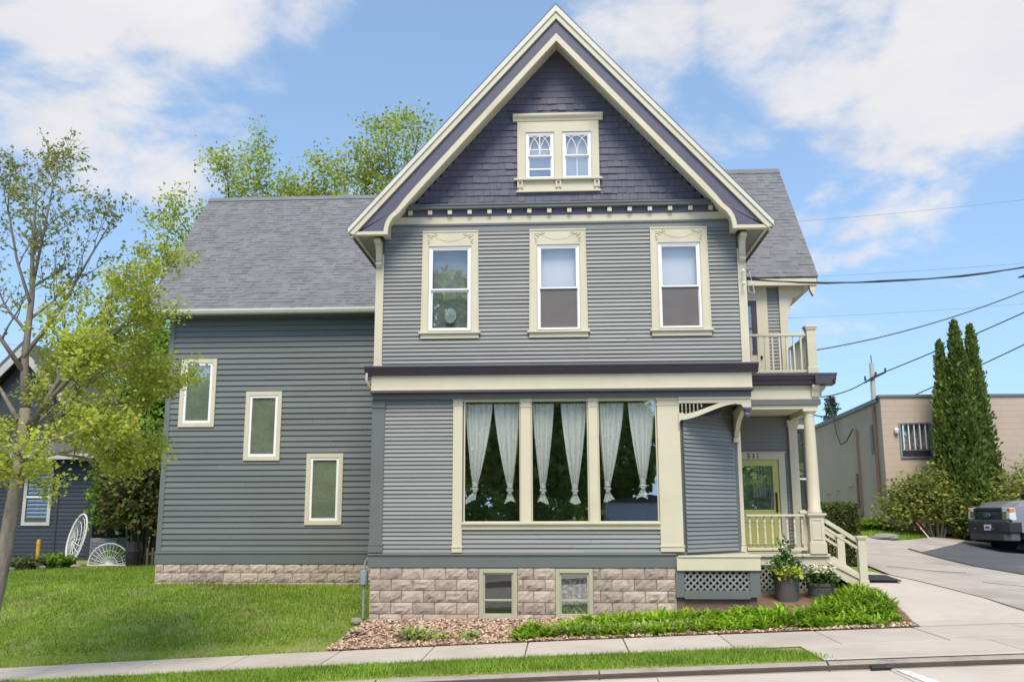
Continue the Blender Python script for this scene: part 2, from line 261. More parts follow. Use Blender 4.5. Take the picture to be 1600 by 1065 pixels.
def sheet(name, poly, m, dz, step=.4, kind='structure', parent=None, thick=0.):   # a sheet over the terrain inside a polygon
    import bmesh
    me = bpy.data.meshes.new(name); bm = bmesh.new(); bm.faces.new([bm.verts.new((x, y, 0)) for x, y in poly])
    xs = [p[0] for p in poly]; ys = [p[1] for p in poly]
    for ax, lo, hi in ((0, min(xs), max(xs)), (1, min(ys), max(ys))):
        for t in np.arange(math.ceil(lo/step)*step, hi, step):
            bmesh.ops.bisect_plane(bm, geom=bm.verts[:]+bm.edges[:]+bm.faces[:], plane_co=(t, t, 0), plane_no=(1, 0, 0) if ax == 0 else (0, 1, 0))
    co = np.array([v.co[:] for v in bm.verts]); z = gz(co[:, 0], co[:, 1])+dz
    for v, q in zip(bm.verts, z): v.co.z = q
    if thick:
        r = bmesh.ops.extrude_face_region(bm, geom=bm.faces[:])
        for v in r['geom']:
            if isinstance(v, bmesh.types.BMVert): v.co.z -= thick
    bmesh.ops.recalc_face_normals(bm, faces=bm.faces[:])
    if not thick:
        for f in bm.faces:
            if f.normal.z < 0: f.normal_flip()
    bm.to_mesh(me); bm.free(); me.materials.append(m); return link(name, me, parent, kind=kind)
def inpoly(x, y, poly):
    c = np.zeros(len(x), bool); n = len(poly)
    for i in range(n):
        x1, y1 = poly[i]; x2, y2 = poly[(i+1) % n]
        if y1 == y2: continue
        k = (y1 > y) != (y2 > y); c ^= k & (x < (x2-x1)*(y-y1)/(y2-y1)+x1)
    return c
def scatter(poly, n):
    xs = [p[0] for p in poly]; ys = [p[1] for p in poly]; x = rng.uniform(min(xs), max(xs), n); y = rng.uniform(min(ys), max(ys), n); k = inpoly(x, y, poly); return x[k], y[k]

# one ground sheet to the horizon: fine where it is seen, coarse beyond
gx = np.r_[-900, -400, -150, -80, np.arange(-45, 45.1, .75), 80, 150, 400, 900]; gy = np.r_[-900, -300, -100, -60, -40, np.arange(-30, -5, 5), -4.7, -4.55, -4.4, -3.9, -3.4, -2.9, -2.4, -2., np.arange(-1.6, 41, .7), 60, 100, 200, 500, 900]
X, Y = np.meshgrid(gx, gy); Z = gz(X, Y)-.03
Z = np.where(Y < -4.4, Z-.25, Z); v = np.stack([X, Y, Z], 2).reshape(-1, 3); nx = len(gx); i = (np.arange(len(gy)-1)[:, None]*nx+np.arange(nx-1)).reshape(-1, 1)
link('ground', npmesh('ground', v, np.concatenate([i, i+1, i+nx+1, i+nx], 1), M['soil']), kind='structure')

# street: slab with joints; curb stones; terrace strip; pavement slabs
def strip(name, xa, xb, ya, yb, m, dz, thick, parent=None, n=6, gap=0.):   # a slab following the street's fall
    xs = np.linspace(xa+gap, xb-gap, n); b = MB(); vs = []
    for x in xs:
        z = float(zs(x))+dz; vs += [(x, ya, z), (x, yb, z), (x, yb, z-thick), (x, ya, z-thick)]
    fs = [(k*4+j, k*4+(j+1) % 4, k*4+4+(j+1) % 4, k*4+4+j) for k in range(n-1) for j in range(4)]+[(0, 3, 2, 1), (4*n-4, 4*n-3, 4*n-2, 4*n-1)]
    return b.add(vs, [f[::-1] for f in fs]).build(name, m, parent, bevel=.012 if thick > .05 else 0)
street = strip('street', -60, 60, -15, -4.60, M['joint'], -.145, .1, n=60); street['kind'] = 'structure'
for k, xa in enumerate(np.arange(-26.4+.62, 30, 3.0)):
    for ya, yb in ((-8.4, -4.60), (-12.2, -8.415)):
        strip('slab', float(xa), float(xa)+3., ya, yb, M['street'], -.13, .012, street, gap=.006)
lot = strip('street_edge', -60, 60, -40, -15, M['street'], -.13, .05, n=60); lot['kind'] = 'structure'
b = MB(); zq = float(zs(4.4))-.126
mk = MB(); q = [(4.28,-4.72),(4.42,-4.72),(4.58,-6.2),(4.36,-6.2)]; mk.prism(q, 'z', zq-.002, zq+.002)
x0s = [(3.55,-5.98),(4.76,-5.93)]; mk.prism([(3.5,-6.27),(4.66,-6.27),(4.66,-6.2),(3.5,-6.2)], 'z', zq-.001, zq+.0045); mk.build('road_marking', M['roadpaint'], None, kind='structure')
curb = link('curb', None, kind='structure')
for xa in np.arange(-2.53-3*9, 30, 3.0):
    xa = float(xa); bb = MB(); vs = []; prof = [(-4.40,-.03),(-4.47,-.025),(-4.53,-.04),(-4.565,-.075),(-4.59,-.15),(-4.59,-.35),(-4.40,-.35)]; xs = np.linspace(xa+.012, xa+2.988, 6)
    for x in xs: vs += [(x, y, float(zs(x))+z) for y, z in prof]
    p = len(prof); fs = [(k*p+j, k*p+(j+1) % p, (k+1)*p+(j+1) % p, (k+1)*p+j) for k in range(5) for j in range(p)]+[tuple(range(p)), tuple(range(6*p-1, 5*p-1, -1))]
    bb.add(vs, fs).build('curb_stone', M['curb'], curb)
jb = strip('curb_joint', -30, 30, -4.58, -4.42, M['joint'], -.06, .2, curb, n=40)
walk = link('sidewalk', None, kind='structure')
strip('bedding', -40, 40, -3.12, -1.58, M['joint'], -.02, .05, walk, n=50)
for k in range(-22, 26):
    xa = -.58+1.55*k; o = strip('slab', xa, xa+1.55, -3.1+random.uniform(-.006, .006), -1.6, M['walk'], random.uniform(-.002, .004), .06, walk, gap=.008)
# concrete apron between pavement and curb where the driveway comes out
ap = link('driveway_apron', None, kind='structure'); strip('bedding', 3.45, 26, -4.39, -3.12, M['joint'], -.02, .05, ap, n=16)
for xa, xb in ((3.45, 6.15), (6.15, 8.9), (8.9, 11.9), (11.9, 26)): strip('slab', xa, xb, -4.39, -3.115, M['walk'], -.004, .06, ap, gap=.006)
# driveway, walk, asphalt lot, lawn, beds
DRIVE = [(5.75,-1.59),(26,-1.59),(26,14),(15.6,15.2),(13.9,15.0),(12.1,13.6),(10.35,11.45),(9.7,10.75),(9.2,10.8),(9.0,12.6),(8.6,17),(6.9,17),(6.9,5.6),(6.7,1.1),(5.95,1.0),(5.9,.2)]
sheet('driveway', DRIVE, M['drive'], .006)
sheet('front_walk', [(5.76,-1.588),(7.85,-1.588),(7.62,.3),(6.9,1.9),(6.45,2.95),(5.9,2.9),(5.8,1.1),(5.98,1.0),(5.92,.2)], M['walk'], .018, thick=.03)
sheet('asphalt_lot', [(9.55,8.4),(9.62,7.6),(9.85,5.9),(10.4,4.55),(12,3.6),(26,3.0),(26,13.9),(15.6,15.1),(13.9,14.6),(12.6,12.9),(11.4,10.9),(10.2,9.2)], M['asphalt'], .014)
b = MB()                                    # dark joint between walk and driveway, and cracks
for pl, r in (([(6.6,2.75),(7.2,1.4),(7.68,.28),(7.9,-.9)], .012), ([(7.9,-1.6),(8.6,-1.62)], .006), ([(9.42,8.9),(9.6,7.6),(9.83,5.9),(10.4,4.55),(12,3.6)], .03), ([(7.3,4.4),(8.2,4.1),(9.0,4.3)], .006), ([(8.6,2.6),(9.5,2.4)], .006)):
    pts = [Vector(gpt(x, y, .012 if r < .02 else .004)) for x, y in pl]; fine = []
    for p, q2 in zip(pts, pts[1:]): fine += [p.lerp(q2, t/4) for t in range(4)]
    fine = [Vector((p.x, p.y, float(gz(p.x, p.y))+.008)) for p in fine+[pts[-1]]]
    b.tube(fine, r, 4)
b.build('pavement_joint', M['joint'], None, kind='structure')
MULCH = [(-3.95,-1.6),(-3.62,.02),(2.1,.02),(3.56,.02),(3.6,1.16),(5.2,1.16),(5.75,.97),(5.9,.2),(5.74,-1.6)]
sheet('mulch_bed', MULCH, M['mulch'], .012, .3)
LAWN = [(-26,-1.62),(-4.0,-1.62),(-3.64,0),(-3.64,4.15),(-9.5,4.15),(-9.5,8.6),(-12.8,8.9),(-14.8,8.2),(-18,7.6),(-26,7)]
STRIP = [(-14,-4.39),(3.62,-4.39),(3.60,-4.2),(3.4,-3.6),(2.9,-3.2),(2.6,-3.11),(-14,-3.11)]
RLAWN = [(8.75,14.3),(9.05,12.9),(9.2,10.85),(9.75,10.8),(10.35,11.5),(12.1,13.65),(13.9,15.05),(16,15.3),(19,15.4),(19,16.8),(14,17),(10.7,14.6)]
x, y = scatter(LAWN, 200000); y = y+rng.normal(size=len(y))*.02*(y < -1.4); x = x+rng.normal(size=len(x))*.03; g1 = np.stack([x, y, gz(x, y)-.03], 1)
x, y = scatter(STRIP, 50000); y = y+rng.normal(size=len(y))*.018; k = (rng.random(len(x)) < np.clip((y+4.46)/.35, .12, 1)*np.clip((4.0-x)/.8, .3, 1)); x = x[k]; y = y[k]; g2 = np.stack([x, y, gz(x, y)-.03], 1)
x, y = scatter(RLAWN, 26000); g3 = np.stack([x, y, gz(x, y)-.02], 1)
link('lawn_grass', blades('lawn_grass', g1, .062, .014, M['grass'], .8), kind='stuff', label='mown green lawn rising from the sidewalk to the left wing', cat='grass')
link('terrace_grass', blades('terrace_grass', g2, .062, .012, M['grass'], .8), kind='stuff', label='narrow grass strip between the sidewalk and the curb', cat='grass')
link('driveway_grass', blades('driveway_grass', g3, .10, .02, M['grass'], .8), kind='stuff', label='grass verge in front of the tan block building', cat='grass')
# wood chips
x, y = scatter([(-4.0,-1.58),(-3.6,.0),(2.0,.0),(3,-.3),(5.7,-1.3),(5.7,-1.58)], 9000); n = len(x); c = np.stack([x, y, gz(x, y)+.016+.02*rng.random(n)], 1)
a = nrm(rng.normal(size=(n, 3))*[1, 1, .3]); bq = nrm(np.cross(a, nrm(rng.normal(size=(n, 3))*[.35, .35, 1]))); s1 = (.018+.03*rng.random(n))[:, None]; s2 = (.009+.012*rng.random(n))[:, None]; tk = np.cross(a, bq)*.004
v = np.stack([c-a*s1-bq*s2+tk, c+a*s1-bq*s2+tk, c+a*s1+bq*s2+tk, c-a*s1+bq*s2+tk, c-a*s1-bq*s2-tk, c+a*s1-bq*s2-tk, c+a*s1+bq*s2-tk, c-a*s1+bq*s2-tk], 1).reshape(-1, 3); i = np.arange(n)[:, None]*8
link('wood_chips', npmesh('wood_chips', v, np.concatenate([i+np.array(q) for q in ([0,1,2,3],[4,7,6,5],[0,4,5,1],[1,5,6,2],[2,6,7,3],[3,7,4,0])]), M['chip']), kind='stuff', label='reddish wood chip mulch spread along the stone foundation', cat='mulch')
# ================================================================== THE HOUSE
house = thing('house', (0, 0, 0), 'large grey Victorian house with cream trim, plum shingled front gable and stone block foundation', 'house')
W = 3.57
def wall(name, x0, x1, z0, z1, y0, y1, holes, m, parent=house):     # a wall in the xz plane with openings
    xs = sorted({x0, x1, *[v for h in holes for v in h[:2] if x0 < v < x1]}); zz = sorted({z0, z1, *[v for h in holes for v in h[2:] if z0 < v < z1]}); b = MB()
    for xa, xb in zip(xs, xs[1:]):
        for za, zb in zip(zz, zz[1:]):
            cx, cz = (xa+xb)/2, (za+zb)/2
            if not any(h[0] < cx < h[1] and h[2] < cz < h[3] for h in holes): b.box(xa, xb, y0, y1, za, zb)
    return b.build(name, m, parent)
_bd = {}
def board_mesh(h, m, butt):
    k = (round(h, 4), m.name, butt)
    if k not in _bd: _bd[k] = MB().prism([(.004, .010*h/.0775), (-butt, .007*h/.0775), (-butt, .007*h/.0775+.004), (-.004, h+.002), (.004, h+.002)], 'x', 0, 1).mesh('clapboard', m)
    return _bd[k]
def claps(x0, x1, y, z0, z1, ex, holes=(), m=None, butt=.027, org=None, rz=0, joined=None):
    m = m or M['siding']; n = round((z1-z0)/ex); ex = (z1-z0)/n
    for r in range(n):
        z = z0+r*ex; seg = [(x0, x1)]
        for h in holes:
            if h[2] < z+ex*.5 < h[3]: seg = [s for a, b in seg for s in ((a, min(b, h[0])), (max(a, h[1]), b)) if s[1]-s[0] > .03]
        if joined is None:                     # boards are nailed up in lengths that meet in butt joints
            s2 = []
            for a, b in seg:
                if b-a > 2.3 and random.random() < .55: c = a+(b-a)*random.uniform(.25, .75); s2 += [(a, c-.0015), (c+.0015, b)]
                else: s2.append((a, b))
            seg = s2
        for a, b in seg:
            if joined is not None:
                p = [(.004, z), (-butt, z), (-butt, z+.004), (-.006, z+ex+.003), (.004, z+ex+.003)]; joined.prism([(q[0]+y, q[1]) for q in p], 'x', a, b); continue
            o = link('clapboard' if m is M['siding'] else 'wing_clapboard', board_mesh(ex, m, butt), house)
            if org: o.location = (org[0]+a*math.cos(rz), org[1]+a*math.sin(rz), z); o.rotation_euler = (0, 0, rz)
            else: o.location = (a, y, z)
            o.scale = (b-a, 1, 1); o.rotation_euler.y += random.uniform(-.0012, .0012)*min(1, 1.5/(b-a)); o.location.y += random.uniform(-.0015, .0015)

# ---- openings
UPW = [(-2.12, -2.54, -1.71), (-.02, -.42, .40), (2.32, 1.915, 2.72)]          # centre, left, right
up_holes = [(a, b, 5.47, 7.14) for c, a, b in UPW]; up_clap = [(c-.50, c+.50, 5.33, 7.40) for c, a, b in UPW]
BIG = [(-1.83, -.76), (-.56, .51), (.69, 1.79)]; big_holes = [(a, b, 1.84, 4.09) for a, b in BIG]
BASE = [(-1.53, -.83, .11), (-.13, .55, .11)]; base_holes = [(a+.07, b-.07, z+.05, .95) for a, b, z in BASE]
GW = [(-.63, -.075), (.10, .665)]; g_holes = [(a, b, 8.5, 9.46) for a, b in GW]

# ---- structure
wall('front_wall', -3.55, 3.55, 4.12, 7.98, 0, .1, up_holes, M['band'])
wall('front_wall', -3.55, 2.2, 1.0, 4.12, 0, .1, big_holes, M['band'])
b = MB(); b.box(-3.55, -3.45, .1, 12, 1.0, 7.5); b.box(3.45, 3.55, .1, 12, 4.12, 7.5); b.box(3.45, 3.55, 1.25, 12, 1.0, 4.12); b.box(-3.45, 3.45, 11.9, 12, 1, 7.5); b.build('side_wall', M['siding'], house)
b = MB(); b.prism([(2.2, 0), (3.52, 1.2), (3.45, 1.28), (2.13, .08)], 'z', 1.0, 4.12); b.build('corner_wall', M['band'], house)
b = MB(); ap = 11.25
xs = [-.8, .8]
b.prism([(-2.82, 8.03), (-.63, 8.03), (-.63, 10.53)], 'y', 0, .1); b.prism([(.665, 8.03), (2.82, 8.03), (.665, 10.49)], 'y', 0, .1); b.box(-.63, .665, 0, .1, 8.03, 8.5); b.prism([(-.63, 9.46), (.665, 9.46), (.665, 10.49), (0, ap), (-.63, 10.53)], 'y', 0, .1); b.box(-.075, .10, 0, .1, 8.5, 9.46); b.box(-3.3, 3.3, .001, .1, 7.98, 8.03)
b.build('gable_wall', M['purple'], house)
# rooms behind the glass
def room(x0, x1, y0, y1, z0, z1, m='room'):
    t = .05; b = MB(); b.box(x0, x1, y1, y1+t, z0, z1); b.box(x0-t, x0, y0, y1, z0, z1); b.box(x1, x1+t, y0, y1, z0, z1); b.box(x0, x1, y0, y1, z0-t, z0); b.box(x0, x1, y0, y1, z1, z1+t); b.build('interior', M[m], house)
room(-3.3, 2.0, .102, 5, 1.2, 4.3); room(-3.3, 3.3, .102, 4, 4.72, 7.4); room(-1.4, 1.4, .102, 3, 8.05, 9.7, 'dark'); room(-1.9, .9, .25, 1.5, .05, .96, 'dark')

# ---- foundation: every block a piece
_blk = []
def rockface(seed):
    r = np.random.default_rng(seed); nx, nz = 7, 4; v = []; b = MB()
    for j in range(nz+1):
        for i in range(nx+1):
            e = min(i, nx-i, 1.5)/1.5*min(j, nz-j, 1.2)/1.2; v.append((i/nx, -.004-e*(.010+r.random()*.022)-(.012*r.random()), j/nz))
    f = [(j*(nx+1)+i, j*(nx+1)+i+1, (j+1)*(nx+1)+i+1, (j+1)*(nx+1)+i) for j in range(nz) for i in range(nx)]
    k = len(v); rim = [i for i in range(nx+1)]+[j*(nx+1)+nx for j in range(1, nz+1)]+[nz*(nx+1)+i for i in range(nx-1, -1, -1)]+[j*(nx+1) for j in range(nz-1, 0, -1)]
    for i in rim: v.append((v[i][0], .05, v[i][2]))
    f += [(rim[(q+1) % len(rim)], rim[q], k+q, k+(q+1) % len(rim)) for q in range(len(rim))]
    return b.add(v, f).mesh('block', M['stone'])
_blk = [rockface(s) for s in range(16)]
def blocks(x0, x1, ztop, rows, y, holes, h=.2065, wd=.405):
    mo = .011
    for r in range(rows):
        z1 = ztop-r*h; z0 = z1-h; x = x0-(wd*.52 if r % 2 == 0 else 0)
        while x < x1:
            seg = [(max(x, x0), min(x+wd, x1))]
            for hh in holes:
                if hh[2] < (z0+z1)/2 < hh[3]: seg = [s for a, b in seg for s in ((a, min(b, hh[0])), (max(a, hh[1]), b)) if s[1]-s[0] > .035]
            for a, b in seg: o = link('block', random.choice(_blk), house, (a+mo/2, y+random.uniform(-.003, .003), z0+mo/2)); o.scale = (b-a-mo, random.uniform(.7, 1.15), h-mo)
            x += wd
bh = [(a, b, z-.05, 1.01) for a, b, z in BASE]
wall('foundation_wall', -3.55, 2.1, -.45, 1.02, .012, .2, [(a+.06, b-.06, z+.03, .97) for a, b, z in BASE], M['mortar'])
blocks(-3.56, 2.06, 1.02, 7, 0, bh)
wall('foundation_wall', -9.45, -3.6, -.2, .87, 4.212, 4.4, [], M['mortar']); blocks(-9.45, -3.6, .87, 4, 4.2, [])
b = MB().box(-3.54, -3.4, .2, 4.2, -.4, 1.0); b.box(5.0, 5.1, 3, 8, 0, 1.2); b.build('foundation_wall', M['mortar'], house)

# ---- clapboards
claps(-3.42, 3.42, 0, 4.74, 7.44, .0775, up_clap)
claps(-3.35, -2.04, 0, 1.28, 4.12, .0775); claps(-1.85, 1.83, 0, 1.28, 1.70, .0775)
claps(.06, 1.60, 0, 1.28, 4.05, .0775, org=(2.24, -.012), rz=math.atan2(1.2, 1.25))
WWIN = [(-8.68, 4.03, 5.67), (-7.06, 3.23, 4.87), (-5.54, 1.74, 3.39)]; w_clap = [(c-.38, c+.38, z0+.04, z1-.04) for c, z0, z1 in WWIN]
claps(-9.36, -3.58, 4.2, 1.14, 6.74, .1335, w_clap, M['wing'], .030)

# ---- base band, corner boards, belt cornice
b = MB(); b.prism([(-.03, 1.02), (-.03, 1.235), (-.055, 1.24), (-.055, 1.262), (-.02, 1.285), (.0, 1.285), (.0, 1.02)], 'x', -3.60, 2.07); b.build('base_band', M['band'], house, .004)
b = MB(); b.box(-3.585, -3.34, -.045, .05, 1.29, 4.12); b.box(-3.60, -3.325, -.065, .05, 3.98, 4.03); b.box(-3.595, -3.33, -.057, .05, 4.03, 4.12); b.box(-3.595, -3.33, -.058, .05, 1.29, 1.42); b.box(-3.6, -3.325, -.066, .05, 1.42, 1.445); b.build('corner_pilaster', M['band'], house, .004)
for s in (-1, 1):
    b = MB(); b.box(*sorted((s*3.58, s*3.425)), -.04, .06, 4.72, 7.0); b.box(*sorted((s*3.59, s*3.41)), -.052, .06, 4.72, 4.80); b.build('corner_board', M['cream'], house, .004)
    b = MB().box(*sorted((s*3.57, s*3.55)), .06, 12, 4.72, 7.28); b.build('corner_return', M['siding'], house)
P = [(.05, 4.73), (-.36, 4.735), (-.36, 4.70), (-.33, 4.695), (-.32, 4.655), (-.27, 4.62), (-.245, 4.575), (-.21, 4.57), (.05, 4.57)]
b = MB().prism(P, 'x', -3.70, 3.67); b.build('belt_cornice', M['plum'], house, .003)
b = MB().box(-3.585, 3.56, -.19, .05, 4.285, 4.569); b.box(-3.585, 3.56, -.205, .05, 4.285, 4.31); b.build('belt_board', M['cream'], house, .003)
b = MB().prism([(.02, 4.225), (-.225, 4.235), (-.225, 4.255), (-.2, 4.284), (.02, 4.284)], 'x', -3.60, 3.58); b.build('belt_moulding', M['plum'], house)
b = MB().box(-3.575, 3.55, -.10, .05, 4.125, 4.224); b.build('frieze_board', M['band'], house)
b = MB().box(2.2, 3.54, -.1, 1.2, 4.09, 4.124); b.build('overhang_soffit', M['cream'], house)
b = MB().box(3.5, 3.55, .05, 1.2, 4.125, 4.57); b.box(3.5, 3.552, .05, 1.2, 3.98, 4.088); b.build('overhang_side', M['cream'], house)

# ---- windows
def ring(b, x0, x1, z0, z1, t, y0, y1, tb=None):
    tb = tb or t; b.box(x0, x0+t, y0, y1, z0, z1); b.box(x1-t, x1, y0, y1, z0, z1); b.box(x0+t, x1-t, y0, y1, z1-t, z1); b.box(x0+t, x1-t, y0, y1, z0, z0+tb); return b
def swag(c, z, y, hw):
    b = MB()
    for i in range(15):
        t = (i-7)/7; zz = z-.155+.10*t*t; b.ball((c+t*hw*.68, y, zz), .0135, (1, .6, 1), 6, 4)
    for s in (-1, 1):
        for k, (dx, dz, r) in enumerate(((.74, .00, .028), (.86, -.03, .03), (.92, -.085, .026), (.9, -.135, .022), (.62, .005, .022), (.80, -.06, .018), (.95, .01, .02), (.93, -.175, .016))):
            b.ball((c+s*hw*dx, y, z-.035+dz), r, (1.1, .35, .62 if k % 2 else 1), 7, 4)
        b.tube([(c+s*hw*(.55+.42*t), y, z-.02+.02*math.sin(6*t)) for t in np.linspace(0, 1, 7)], .008, 5)
        b.tube([(c+s*hw*(.93+.03*math.sin(7*t)), y, z-.05-.15*t) for t in np.linspace(0, 1, 7)], .008, 5)
    return b
for wi, (c, a, bb) in enumerate(UPW):
    casing = MB(); zt, zb = 7.45, 5.42
    casing.prism([(c-.545, zt), (a, zt-.30), (a, zb), (c-.565, zb)], 'y', -.042, .02); casing.prism([(c+.545, zt), (c+.565, zb), (bb, zb), (bb, zt-.30)], 'y', -.042, .02); casing.prism([(c-.545, zt), (c+.545, zt), (bb, zt-.30), (a, zt-.30)], 'y', -.0419, .02)
    casing.box(c-.55, c+.55, -.055, .02, 7.425, 7.455)
    for s in (-1, 1): casing.prism([(c+s*.546, 7.425), (c+s*.565, 5.42), (c+s*.548, 5.42), (c+s*.529, 7.425)], 'y', -.052, -.04)
    ring(casing, a-.012, bb+.012, 5.45, 7.152, .012, -.056, -.02)
    wn = casing.build('window', M['cream'], house, .003)
    MB().box(c-.60, c+.60, -.095, .02, 5.395, 5.432).build('sill', M['cream'], wn, .006); MB().box(c-.565, c+.565, -.048, .02, 5.305, 5.394).build('apron', M['cream'], wn, .003)
    swag(c, 7.40, -.046, .46).build('carved_swag', M['cream'], wn, smooth=True)
    ring(MB(), a, bb, 5.45, 7.14, .045, -.03, .05).build('frame', M['white'], wn, .004)
    ring(MB(), a+.045, bb-.045, 6.265, 7.095, .028, -.018, .02).build('sash', M['white'], wn, .003); ring(MB(), a+.045, bb-.045, 5.495, 6.264, .028, .022, .05).build('sash', M['white'], wn, .003)
    MB().box(a+.073, bb-.073, .0, .005, 6.293, 7.067).build('pane', M['glassup'], wn); MB().box(a+.073, bb-.073, .034, .039, 5.523, 6.236).build('pane', M['glass'], wn)
    if wi == 0:
        pts = [(a+.42+.105*math.cos(t), .085, 5.78+.145*math.sin(t)) for t in np.linspace(0, 2*math.pi, 21)]
        sc = MB().add(pts+[(a+.42, .08, 5.78)], [(21, i+1, i) for i in range(20)]); sc.tube(pts, .008, 5)
        for t in np.linspace(0, 2*math.pi, 9)[:-1]: sc.tube([(a+.42, .075, 5.78), (a+.42+.1*math.cos(t), .075, 5.78+.14*math.sin(t))], .004, 4)
        for k in range(26): q = random.random()*6.28; rr = random.random()**.5; sc.ball((a+.42+.09*rr*math.cos(q), .075, 5.78+.125*rr*math.sin(q)), .010, (1, .4, 1), 5, 4)
        sc.build('suncatcher', mat('stained_glass', (.45, .55, .56), .3, .2, 30), wn)
        MB().box(a+.03, bb-.03, .16, .165, 5.5, 7.1).build('shade', mat('sheer_dark_shade', (.20, .215, .225), .9, .12, 4), wn)
    else:
        MB().box(a+.03, bb-.03, .16, .165, 6.27 if wi == 1 else 5.5, 7.1).build('shade', M['blind'], wn)
        MB().box(a+.06, bb-.06, .012, .014, 5.50, 6.262).build('insect_screen', M['screen'], wn)
        if wi == 1: MB().box(a+.073, bb-.073, .052, .056, 5.585, 5.66).build('lifted_sash_rail', mat('screen_white', (.42, .41, .40), .8), wn)
# gable pair window
cs = MB(); cs.box(-.80, -.645, -.045, .02, 8.5, 9.72); cs.box(.68, .82, -.045, .02, 8.5, 9.72); cs.box(-.06, .085, -.045, .02, 8.5, 9.475); cs.box(-.645, .68, -.045, .02, 9.475, 9.72)
for a, bb in GW: ring(cs, a-.015, bb+.015, 8.49, 9.478, .014, -.055, -.02)
gw = cs.build('window', M['cream'], house, .003)
MB().prism([(.02, 9.70), (-.06, 9.70), (-.07, 9.74), (-.11, 9.78), (-.12, 9.80), (-.12, 9.835), (.02, 9.85)], 'x', -.885, .905).build('crown', M['cream'], gw)
MB().box(-.865, .875, -.10, .02, 8.455, 8.495).build('sill', M['cream'], gw, .005)
ap_ = MB().box(-.80, .82, -.03, .02, 8.24, 8.454); ap_.box(-.82, .84, -.065, .02, 8.215, 8.25); ap_.build('apron', M['cream'], gw, .004)
for xx in (-.745, .01, .765): b = MB(); b.box(xx-.055, xx-.025, -.075, -.03, 8.30, 8.454); b.box(xx+.025, xx+.055, -.075, -.03, 8.30, 8.454); b.box(xx-.055, xx+.055, -.08, -.03, 8.425, 8.4539); b.box(xx-.024, xx+.024, -.045, -.031, 8.31, 8.42); b.build('corbel', M['cream'], gw, .003)
for k, (a, bb) in enumerate(GW):
    ring(MB(), a, bb, 8.49, 9.46, .045, -.03, .05).build('frame', M['white'], gw, .004)
    s = ring(MB(), a+.045, bb-.045, 8.97, 9.415, .022, -.016, .02); x0, x1 = a+.067, bb-.067; wd = x1-x0; c = (x0+x1)/2; z0, z1 = 8.992, 9.39
    for sg in (-1, 1):                        # interlaced gothic bars
        s.tube([(c+sg*(wd*.5)*(1-math.cos(t)), -.012, z0+(z1-z0)*math.sin(t)) for t in np.linspace(0, 1.57, 9)], .008, 4)
        s.tube([(c+sg*wd*.5*math.cos(t), -.012, z0+(z1-z0)*math.sin(t)) for t in np.linspace(0, 1.57, 9)], .008, 4)
    if k == 0: s.box(c-.008, c+.008, -.018, 0, z0, z1); s.box(x0, x1, -.018, 0, 9.10, 9.115)
    s.build('sash', M['white'], gw)
    ring(MB(), a+.045, bb-.045, 8.535, 8.969, .022, .022, .05).build('sash', M['white'], gw, .003)
    MB().box(x0, x1, 0, .004, 8.99, 9.395).build('pane', M['glassup'], gw); MB().box(x0, x1, .034, .038, 8.557, 8.95).build('pane', M['glass'], gw)
    MB().box(a+.02, bb-.02, .14, .145, 8.97 if k == 0 else 8.5, 9.44).build('shade', M['blind'], gw)
    if k == 0: MB().box(x0, x1, .015, .04, 8.70, 8.725).build('lifted_sash_rail', M['white'], gw); MB().box(x0, x1, .06, .064, 8.72, 8.97).build('insect_screen', M['screen'], gw); MB().box(x0+.04, x0+.22, .05, .12, 8.58, 8.68).build('box_fan', M['black'], gw, .02)
    else: MB().box(x0, x1, .06, .064, 8.53, 8.95).build('insect_screen', mat('pale_screen', (.30, .285, .27), .9, .1), gw); MB().box(c-.014, c+.014, .045, .058, 8.54, 8.95).build('blind_wand', M['offwhite'], gw)
# picture window with pilasters
b = MB(); pl = b
bw = MB().box(-1.85, 1.80, -.02, .03, 1.70, 1.84).box(-1.85, 1.80, -.02, .03, 4.085, 4.125).build('picture_window', M['cream'], house)
def pil(x0, x1, z0, z1, foot=True, out=.045):
    q = MB().box(x0, x1, -out, .04, z0, z1-.16); q.box(x0-.012, x1+.012, -out-.012, .04, z1-.16, z1-.135); q.box(x0, x1, -out, .04, z1-.135, z1-.06); q.box(x0-.015, x1+.015, -out-.02, .04, z1-.06, z1-.03); q.box(x0-.02, x1+.02, -out-.026, .04, z1-.03, z1)
    if foot: q.box(x0-.02, x1+.02, -out-.022, .04, z0+.085, z0+.115); q.box(x0-.008, x1+.008, -out-.01, .04, z0, z0+.085)
    return q
pil(-2.035, -1.855, 1.29, 4.17).build('pilaster', M['cream'], bw, .004)
for x0, x1 in ((-.755, -.565), (.515, .685)): pil(x0, x1, 1.83, 4.13, False).build('mullion', M['cream'], bw, .004)
pil(1.80, 2.215, 1.30, 4.14, True).build('pilaster', M['cream'], bw, .004)
MB().prism([(.02, 1.705), (-.05, 1.705), (-.05, 1.765), (-.075, 1.785), (-.10, 1.80), (-.10, 1.825), (.02, 1.84)], 'x', -1.86, 1.80).build('sill', M['cream'], bw)
for a, bb in BIG:
    ring(MB(), a, bb, 1.83, 4.10, .022, -.01, .05).build('sash', M['cream'], bw, .003); MB().box(a+.02, bb-.02, .02, .026, 1.85, 4.08).build('pane', M['glass'], bw)
